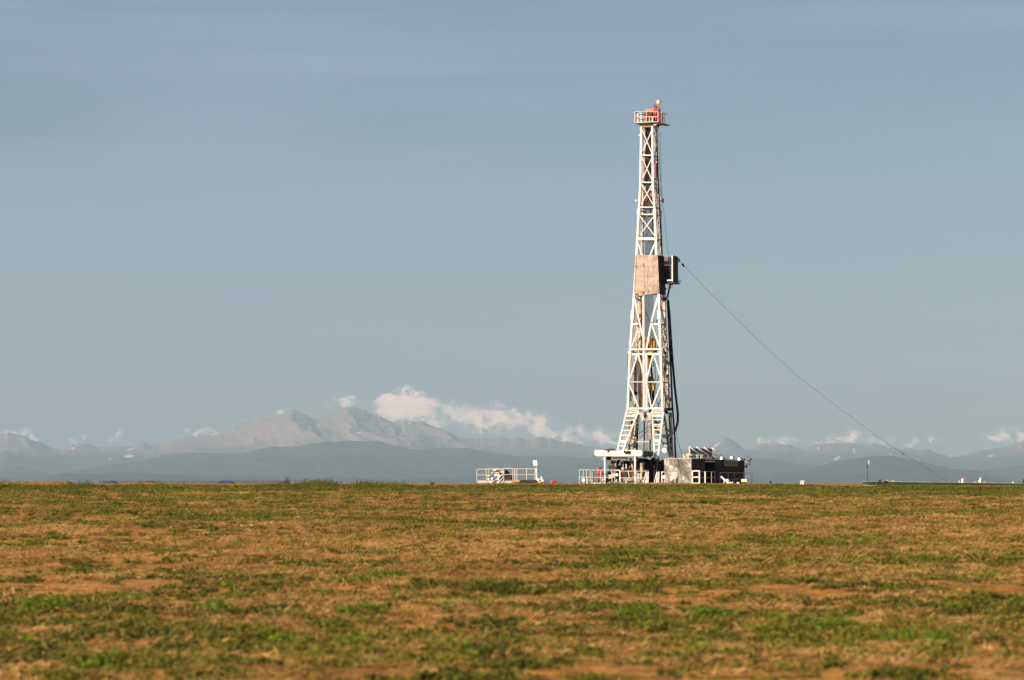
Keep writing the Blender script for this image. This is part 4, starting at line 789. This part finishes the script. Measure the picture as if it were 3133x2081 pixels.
for (u, v, r_, lens, lab) in ((1505, 1464, .10, 'lens_green', 'small greenish lit lamp on the pump platform'), (1502, 1474.5, .10, 'lens_orange', 'small orange lit lamp at the foot of the pump platform'), (1646.5, 1467, .12, 'lens', 'lit white lamp at the foot of the tall lamp post'), (1660, 1470.5, .09, 'lens', 'small lit lamp on the white stub right of the lamp post')):
    free_lamp(u, v, r_, lens, lab, -.4, Fm=E)
lp = thing('lamp_post', e(1643, 1480, -.1), 'white lamp post with bright floodlight at the right end of the pump platform', 'lamp post')
MB().bar(e(1643.5, 1480, -.1), e(1641, 1433, -.1), .11).build('post', 'white', lp); MB().bar(e(1641, 1433, -.1), e(1642, 1424, .05), .07).build('bracket', 'grey', lp)
hd = MB(); c = e(1637.5, 1416.5, -.15); dr = Vector((-.5, -.84, -.2)).normalized(); rx = dr.cross(Vector((0, 0, 1))).normalized(); ry = rx.cross(dr)
q4 = [c + rx * a * .19 + ry * b_ * .2 for (a, b_) in ((-1, -1), (1, -1), (1, 1), (-1, 1))]
hd.hexa(q4 + [c - dr * .34 + (p - c) * .5 - Vector((0, 0, .12)) for p in q4]); hd = hd.build('lamp_head', 'grey', lp, .02)
MB().prism([c + dr * .012 + (p - c) * .93 for p in q4], dr * .02).build('lens', 'lens', hd)
R_ = E
o = MB(); E.box(o, 1565, 1468.5, 1591, 1477, -.5, .0); o = o.build('tan_sandbag', 'tan', None, .12); recentre(o); tag(o, 'tan padded roll lying in front of the pump platform', 'sandbag')
o = MB(); E.box(o, 1595, 1468.5, 1640, 1477.5, -.35, -.05); o = o.build('dark_trough', 'dark', None, .05); recentre(o); tag(o, 'long dark low box right of the tan roll on the platform edge', 'box')
o = MB(); E.box(o, 1646, 1471.5, 1654.5, 1477.5, -.6, -.3); o = o.build('yellow_case', 'yellow', None, .04); recentre(o); tag(o, 'small yellow case right of the lamp post', 'case')
o = thing('white_stub_bollard', e(1658, 1480, -.2), 'white upright pipe fitting right of the yellow case', 'pipe'); MB().tube(e(1659.5, 1479, -.2), e(1657, 1456, -.2), .08, 10).build('pipe', 'white', o); MB().bar(e(1656, 1463, -.2), e(1654, 1470, -.2), .08).build('side_arm', 'white', o); MB().ball(e(1660, 1456, -.2), .06).build('cap', 'dark', o)
o = MB().path([at(1688, 1478, 245), at(1691, 1474, 245), at(1695, 1473, 245), at(1700, 1475.5, 245), at(1703, 1478, 245)], .12, 8).build('red_hose_coil', 'red'); recentre(o); tag(o, 'red hose lying on the dirt right of the pump platform', 'hose')
M['wood'] = M['rusty']
o = MB().bar(at(1687, 1484, 200), at(1687, 1470, 200), .06).build('wooden_stake', 'wood'); recentre(o); tag(o, 'thin brown stake in the dirt by the red hose', 'stake')

# ---------------------------------------------------------------- right: trailer, poles, boxes
TR = Frame(2895, 240, -4); tr_ = TR.hit
tv = thing('green_trailer', tr_(2895, 1484, 0), 'very long low dark green tank trailer with pale roof, at the right edge', 'trailer')
a0 = tr_(2657, 1471.5, 0); b0 = tr_(3330, 1479, 0)
def strip(v00, v01, v10, v11, k0, th, m, nm, par=tv, n=1, u0=2657, u1=3330, gap=.0):
    for i in range(n):
        f0, f1 = i / n, (i + 1) / n; ua = u0 + (u1 - u0) * f0 + (gap if i else 0); ub = u0 + (u1 - u0) * f1
        L_ = lambda a, b_, f: a + (b_ - a) * f
        MB().prism([tr_(ua, L_(v10, v11, f0), k0), tr_(ub, L_(v10, v11, f1), k0), tr_(ub, L_(v00, v01, f1), k0), tr_(ua, L_(v00, v01, f0), k0)], TR.y * th).build(nm, m, par)
strip(1472.2, 1480.6, 1473.6, 1481.8, -.06, 2.6, 'cream', 'roof_edge'); strip(1474, 1482.2, 1483.3, 1490, 0, 2.4, 'green', 'side_panel', n=12, gap=.5); strip(1483.5, 1490.3, 1489, 1496, .05, 2.3, 'grey', 'skirt')
for (u, v0, v1, m, a) in ((2905, 1471, 1474, 'cream', .1), (2934.5, 1471, 1475, 'cream', .1), (2983, 1473, 1476, 'cream', .1), (2995, 1470, 1475, 'white', .08), (2999.5, 1462, 1476, 'white', .12), (3012.5, 1473, 1476, 'cream', .12), (3099, 1473, 1478, 'white', .08), (3131.5, 1466, 1478, 'dark', .09)):
    MB().bar(tr_(u, v1 + 1, .6), tr_(u, v0, .6), a).build('roof_vent', m, tv)
hb = TR.box(MB(), 2718, 1468.8, 2736, 1471.6, .2, 1.2).build('roof_hatch', 'cream', tv)
TR.box(MB(), 2942, 1461, 2951, 1475, .3, .8).build('exhaust_box', 'rusty', tv, .03); MB().bar(tr_(2944, 1476, .1), tr_(2944.5, 1466, .1), .12).build('roof_vent', 'dim_glow', tv)  # last vent glows by added emission, though it is no lamp
o = thing('antenna_pole', at(2654, 1487, 238), 'tall thin dark pole at the left end of the green trailer', 'pole'); MB().bar(at(2653, 1487, 238), at(2654, 1419, 238), .035).build('pole', 'dark', o); MB().bar(at(2654, 1434, 238), at(2654, 1422, 238), .07).build('pole_wrap', 'dark', o)
MB().bar(at(2658.5, 1421, 238), at(2658.5, 1408, 238), .055).build('antenna', 'white', o)
for (poly, lab) in (([(2680, 1484), (2686, 1474), (2692, 1467.5), (2694.5, 1468), (2693, 1477), (2686, 1485)], 'dark pointed fin leaning in front of the green trailer'), ([(2701, 1485), (2704, 1474), (2711, 1470.5), (2716, 1472), (2717, 1478), (2712, 1477), (2712, 1485)], 'dark rounded machine part right of the pointed fin')):
    o = MB().prism([at(u, v, 232) for (u, v) in poly], Vector((.1, .35, 0))).build('implement_blade', 'dark', None, .02); recentre(o); tag(o, lab, 'machine part')
o = MB().prism([at(u, v, 225) for (u, v) in ((2447, 1485), (2459, 1485), (2462, 1470.5), (2449.5, 1470))], Vector((.1, .5, 0))).build('white_marker_box', 'white', None, .02); recentre(o); tag(o, 'white tilted utility box on the dirt between the rig and the trailer', 'box')
o = MB().bar(at(2357.5, 1487, 225), at(2357.5, 1471, 225), .12, .2).build('dark_stub_post', 'dark'); recentre(o); tag(o, 'short black post between the shed and the white box', 'post')
# far left: low blue tarps on a long dark bank
sh = MB(); F9 = Frame(560, 330, 0); F9.box(sh, 300, 1470.4, 870, 1480, 0, 5); sh = sh.build('low_dark_shed', 'slate'); recentre(sh); tag(sh, 'very low long dark shed roof on the horizon at the left', 'shed')
for (u0, u1, v, lab) in ((312, 352, 1471, 'leftmost low blue tarp on the horizon'), (430, 474, 1471.5, 'small pale blue tarp, second from the left on the horizon'), (660, 712, 1469.5, 'strongest blue tarp on the horizon, left of the dead weed')):
    mb = MB(); Dd = 310.; n = 12; xs = [(u0 + (u1 - u0) * i / n) for i in range(n + 1)]; prof = [(u, 1481 - (1481 - v) * math.sin(math.pi * (.06 + .88 * i / n)) ** .8) for i, u in enumerate(xs)]
    mb.prism([at(u, vv, Dd) for (u, vv) in prof] + [at(u1, 1484, Dd), at(u0, 1484, Dd)], Vector((0, 2.5, 0))); o = mb.build('blue_tarp_mound', 'blue', None, .05); recentre(o); tag(o, lab, 'tarp')

# ---------------------------------------------------------------- vegetation
def leaf_mat(name, c1, c2, trans=.25):
    m = bpy.data.materials.new(name); m.use_nodes = True; t = NT(m.node_tree); b = m.node_tree.nodes['Principled BSDF']
    a = t.n('ShaderNodeAttribute', attribute_name='tint', attribute_type='INSTANCER')
    n = t.noise(t.n('ShaderNodeTexCoord').outputs['Object'], 9, 3, .6)
    c = t.mix(t.m('ADD', t.m('MULTIPLY', a.outputs['Fac'], .75), t.m('MULTIPLY', n, .25)), c1, c2)
    t.put(b.inputs['Base Color'], c); b.inputs['Roughness'].default_value = .7; b.inputs['Specular IOR Level'].default_value = .2
    tr = t.n('ShaderNodeBsdfTranslucent'); t.put(tr.inputs[0], c); mx = t.n('ShaderNodeMixShader'); mx.inputs[0].default_value = trans
    m.node_tree.links.new(b.outputs[0], mx.inputs[1]); m.node_tree.links.new(tr.outputs[0], mx.inputs[2])
    m.node_tree.links.new(mx.outputs[0], m.node_tree.nodes['Material Output'].inputs[0]); return m
LM = dict(straw=leaf_mat('dry_straw_blades', (.30, .16, .045), (.76, .48, .17)), green=leaf_mat('alfalfa_leaves', (.075, .088, .013), (.23, .215, .03), .3),
          bright=leaf_mat('bright_weed_leaves', (.13, .21, .015), (.22, .31, .025), .35), deadweed=leaf_mat('dead_weed_stalk', (.12, .09, .04), (.22, .15, .07)))
def blade_mesh(name, kind, m, seed, n, R, H):
    r = random.Random(seed); mb = MB()
    for i in range(n):
        a = r.uniform(0, 2 * math.pi); q = math.sqrt(r.random()) * R; x, y = q * math.cos(a), q * math.sin(a)
        if kind == 'straw':            # mostly lying, raked along x
            ang = r.gauss(0, .55) + (math.pi if r.random() < .5 else 0); L = r.uniform(.04, .15) * (1.7 if r.random() < .08 else 1); w_ = r.uniform(.005, .012); lift = abs(r.gauss(0, .3)); z = r.uniform(0, .03)
            d = Vector((math.cos(ang) * math.cos(lift), math.sin(ang) * math.cos(lift), math.sin(lift))); s_ = Vector((-math.sin(ang), math.cos(ang), r.uniform(-.8, .8))).normalized() * w_
            p = Vector((x * 1.7, y, z)); mid_ = p + d * L * .55 + Vector((0, 0, L * .08)); e = p + d * L
            mb.add([p - s_, p + s_, mid_ + s_ * .8, mid_ - s_ * .8, e], [(0, 1, 2, 3), (3, 2, 4)])
        elif kind == 'stub':           # upright cut stems
            h = r.uniform(.04, H); t_ = Vector((r.gauss(0, .3), r.gauss(0, .3), 1)).normalized() * h; s_ = Vector((math.cos(a), math.sin(a), 0)) * r.uniform(.005, .011); p = Vector((x, y, -.01))
            mb.add([p - s_, p + s_, p + t_], [(0, 1, 2)])
        else:                          # leafy stems
            h = H * (1 - .55 * (q / R) ** 2) * r.uniform(.45, 1.1); lean = Vector((x, y, 0)) * .5 + Vector((r.gauss(0, .03), r.gauss(0, .03), h))
            p = Vector((x, y, -.01)); tip = p + lean; s_ = Vector((-math.sin(a), math.cos(a), 0)) * .005
            mb.add([p - s_, p + s_, tip], [(0, 1, 2)])
            for k in range(r.randint(3, 5)):
                c = p + lean * r.uniform(.25, 1.05); L = r.uniform(.022, .05); u_ = Vector((r.gauss(0, 1), r.gauss(0, 1), r.gauss(0, .6))).normalized(); v_ = u_.cross(Vector((r.gauss(0, 1), r.gauss(0, 1), r.gauss(0, 1)))).normalized()
                mb.add([c, c + u_ * L * .55 + v_ * L * .42, c + u_ * L * 1.3, c + u_ * L * .55 - v_ * L * .42], [(0, 1, 2, 3)])
    me = bpy.data.meshes.new(name); me.from_pydata([tuple(v) for v in mb.v], [], mb.f); me.materials.append(m); return me
def scatter(name, variants, X, D, scale, tint, rotmode='z', zoff=0):
    n = len(X); me = bpy.data.meshes.new(name); me.vertices.add(n)
    me.vertices.foreach_set('co', np.stack([X, D, gz(X, D) + zoff], -1).ravel())
    def A(nm, ty, val): a = me.attributes.new(nm, ty, 'POINT'); a.data.foreach_set('value' if ty != 'FLOAT_VECTOR' else 'vector', val)
    A('isize', 'FLOAT', scale); A('tint', 'FLOAT', tint); A('ivar', 'INT', rng.randint(0, len(variants), n).astype(np.int32))
    flip = rng.randint(0, 2, n) * math.pi
    rz = rng.uniform(0, 2 * math.pi, n) if rotmode == 'z' else rng.normal(0, .35, n) + flip
    rot = np.stack([rng.normal(0, .07, n), rng.normal(0, .07, n), rz], -1); A('irot', 'FLOAT_VECTOR', rot.ravel())
    o = bpy.data.objects.new(name, me); COL.objects.link(o)
    g = bpy.data.node_groups.new(name, 'GeometryNodeTree'); g.interface.new_socket('Geometry', in_out='INPUT', socket_type='NodeSocketGeometry'); g.interface.new_socket('Geometry', in_out='OUTPUT', socket_type='NodeSocketGeometry')
    N = g.nodes; L = g.links; gi = N.new('NodeGroupInput'); go = N.new('NodeGroupOutput'); j = N.new('GeometryNodeJoinGeometry')
    def na(nm, ty): x = N.new('GeometryNodeInputNamedAttribute'); x.data_type = ty; x.inputs[0].default_value = nm; return x.outputs[0]
    siz = na('isize', 'FLOAT'); ro = na('irot', 'FLOAT_VECTOR'); iv = na('ivar', 'INT')
    for k, vm in enumerate(variants):
        vo = bpy.data.objects.new(vm.name, vm); oi = N.new('GeometryNodeObjectInfo'); oi.inputs['Object'].default_value = vo; oi.inputs['As Instance'].default_value = True
        cmp_ = N.new('FunctionNodeCompare'); cmp_.data_type = 'INT'; cmp_.operation = 'EQUAL'; L.new(iv, cmp_.inputs[2]); cmp_.inputs[3].default_value = k
        ip = N.new('GeometryNodeInstanceOnPoints'); L.new(gi.outputs[0], ip.inputs['Points']); L.new(cmp_.outputs[0], ip.inputs['Selection']); L.new(oi.outputs['Geometry'], ip.inputs['Instance'])
        L.new(ro, ip.inputs['Rotation']); L.new(siz, ip.inputs['Scale']); L.new(ip.outputs[0], j.inputs[0])
    L.new(j.outputs[0], go.inputs[0]); md = o.modifiers.new('scatter', 'NODES'); md.node_group = g
    return tag(o, kind='stuff')
def spread(dens, d0, d1, keep):
    """random points, dens per square metre, in the wedge of field the camera can see (with room to step aside)"""
    A_ = .40 / 2 * (d1 ** 2 - d0 ** 2) * 1.05 + 14 * (d1 - d0); n = int(A_ * dens)
    # sample depth proportionally to width
    cand = rng.uniform(0, 1, n); d = np.sqrt(d0 ** 2 + cand * (d1 ** 2 - d0 ** 2)); hw = .21 * d + 6
    ex = rng.uniform(-1, 1, n) * hw; k = rng.uniform(0, 1, n) < keep(ex, d); return ex[k], d[k]
def gpatch(x, d):
    a = fbm(x / 4.2 + 11, d / 3.4 + 5, 31, 4, .55); b = fbm(x / 1.3, d / 1.0, 37, 3); c = fbm(x / 13 + 2, d / 10 + 60, 41, 2)
    bias = .01 + .05 * sstep(70, 45, d) * sstep(30, 38, d) - .015 * sstep(52, 70, d) * sstep(112, 92, d) + .20 * sstep(122, 146, d)
    # the left foreground is greener, the right foreground barer
    bias = bias + .055 * sstep(56, 42, d) * np.clip(-x / 4 - .15, -1, 1)
    return .42 * a + .28 * b + .30 * c + bias
X, D = spread(9.0, 26, 152, lambda x, d: .12 + .88 * sstep(.42, .55, fbm(x / 3, d / 2.2, 51, 4)) * (.42 + .58 * sstep(.62, .5, gpatch(x, d))))
scatter('dry_straw', [blade_mesh('straw_tuft', 'straw', LM['straw'], 10 + k, 52, .22, .1) for k in range(4)], X, D, rng.uniform(.6, 1.3, len(X)), np.clip(rng.normal(.5, .25, len(X)) + (fbm(X / 2, D / 2, 61, 2) - .5), 0, 1), 'x', .012)
X, D = spread(6.0, 26, 152, lambda x, d: .15 + .85 * sstep(.42, .55, fbm(x / 3, d / 2.2, 51, 4)))
scatter('cut_stubble', [blade_mesh('stubble_tuft', 'stub', LM['straw'], 30 + k, 26, .2, .10) for k in range(3)], X, D, rng.uniform(.6, 1.2, len(X)), np.clip(rng.normal(.35, .25, len(X)), 0, 1))
X, D = spread(15.0, 26, 156, lambda x, d: .09 + .10 * sstep(60, 90, d) + .78 * sstep(.50, .60, gpatch(x, d)))
scatter('alfalfa_regrowth', [blade_mesh('alfalfa_tuft', 'leaf', LM['green'], 50 + k, 20, .13, .10) for k in range(5)], X, D, rng.uniform(.55, 1.5, len(X)) * (1 + .35 * sstep(120, 148, D)), np.clip(rng.normal(.45, .25, len(X)) + 1.4 * (fbm(X / 2.5, D / 2, 71, 2) - .5), 0, 1))
X, D = spread(1.0, 28, 150, lambda x, d: sstep(.50, .62, gpatch(x, d)) * (.25 + .75 * sstep(.5, .6, fbm(x / 2, d / 2, 83, 2))))
scatter('bright_green_sprouts', [blade_mesh('sprout_tuft', 'leaf', LM['bright'], 70 + k, 26, .15, .13) for k in range(3)], X, D, rng.uniform(.6, 1.3, len(X)), rng.uniform(0, 1, len(X)))
# straggly weeds along the crest
X, D = spread(5.0, 138, 165, lambda x, d: sstep(.40, .62, fbm(x / 2.6, d * 0 + 3, 91, 4, .6)))
scatter('crest_weeds', [blade_mesh('crest_weed_tuft', 'leaf', LM['green'], 90 + k, 18, .26, .34) for k in range(4)], X, D, rng.uniform(.45, 1.0, len(X)) * (.30 + 1.05 * sstep(.42, .8, fbm(X / 1.1, D / 6, 97, 3)) * 1.3), np.clip(rng.normal(.3, .25, len(X)), 0, 1))

def px_ground(u, v):
    d = ray(u, v); a = 20.
    for _ in range(400):
        p = CAM + d * (a / d.y)
        if p.z < float(gz(p.x, p.y, False)): break
        a *= 1.006
    return p
def weed(name, u, v, rad_, h, m, label, cat, seed, n=90, kind='leaf', group=None):
    p = px_ground(u, v); me = blade_mesh(name, kind, LM[m], seed, n, rad_, h)
    o = bpy.data.objects.new(name, me); COL.objects.link(o); o.location = (p.x, p.y, float(gz(p.x, p.y))); tag(o, label, cat, group)
    return o
for k, (u, v, r_, h, lab) in enumerate([
    (140, 1868, .26, .20, 'rounded yellow-green weed at the left edge of the field, dark shadow at its right'),
    (650, 1868, .24, .17, 'green weed clump in the left foreground, right of the bare orange patch'),
    (1955, 1893, .24, .19, 'vivid green weed on bare orange soil, below the drilling rig'),
    (2170, 1890, .22, .13, 'low green weed right of the vivid one on bare soil'),
    (2830, 1975, .34, .20, 'largest bright green weed, spreading in the right foreground'),
    (2550, 1930, .22, .13, 'small green weed upper left of the largest bright weed'),
    (1110, 1882, .26, .15, 'mid green weed clump between the left foreground and the picture centre'),
    (1500, 1815, .24, .14, 'darker green weed clump near the picture centre in the field'),
    (1180, 1768, .30, .17, 'broad green weed clump left of centre, half way up the field'),
    (1490, 2012, .24, .14, 'dark green weed by pale straw at the bottom centre')]):
    weed('field_weed', u, v, r_ * 1.15, h * 1.25, 'bright' if k not in (7, 9) else 'green', lab, 'weed', 200 + k, 190, group='bright weeds in the field')
for k, (u, lab, m, h) in enumerate([(884, 'tall bare dead weed standing on the crest left of centre', 'deadweed', .5), (908, 'pale feathery dry weed beside the tall bare one', 'straw', .4),
    (1323, 'leafy green weed poking above the crest left of the pump platform', 'green', .34), (2690, 'dark leafy weed standing in front of the left end of the green trailer', 'green', .30)]):
    d = 155.; x = (u - 1566.5) / FPX * d; r = random.Random(300 + k); mb = MB(); p0 = Vector((x, d, float(gz(x, d))))
    for i in range(9):
        a = r.uniform(-.5, .5); e = p0 + Vector((math.sin(a) * h * .8, r.gauss(0, .08), h * r.uniform(.6, 1.15))); mb.path([p0, p0.lerp(e, .5) + Vector((0, 0, .03)), e], .009, 4)
        for q in range(7):
            c = p0.lerp(e, r.uniform(.3, 1)); u_ = Vector((r.gauss(0, 1), r.gauss(0, 1), r.uniform(0, 1))).normalized() * .055; v_ = u_.cross(Vector((0, 1, .3))).normalized() * .018
            mb.add([c, c + u_ * .5 + v_, c + u_, c + u_ * .5 - v_], [(0, 1, 2, 3)])
    o = mb.build('crest_weed_plant', LM[m]); recentre(o); tag(o, lab, 'weed')
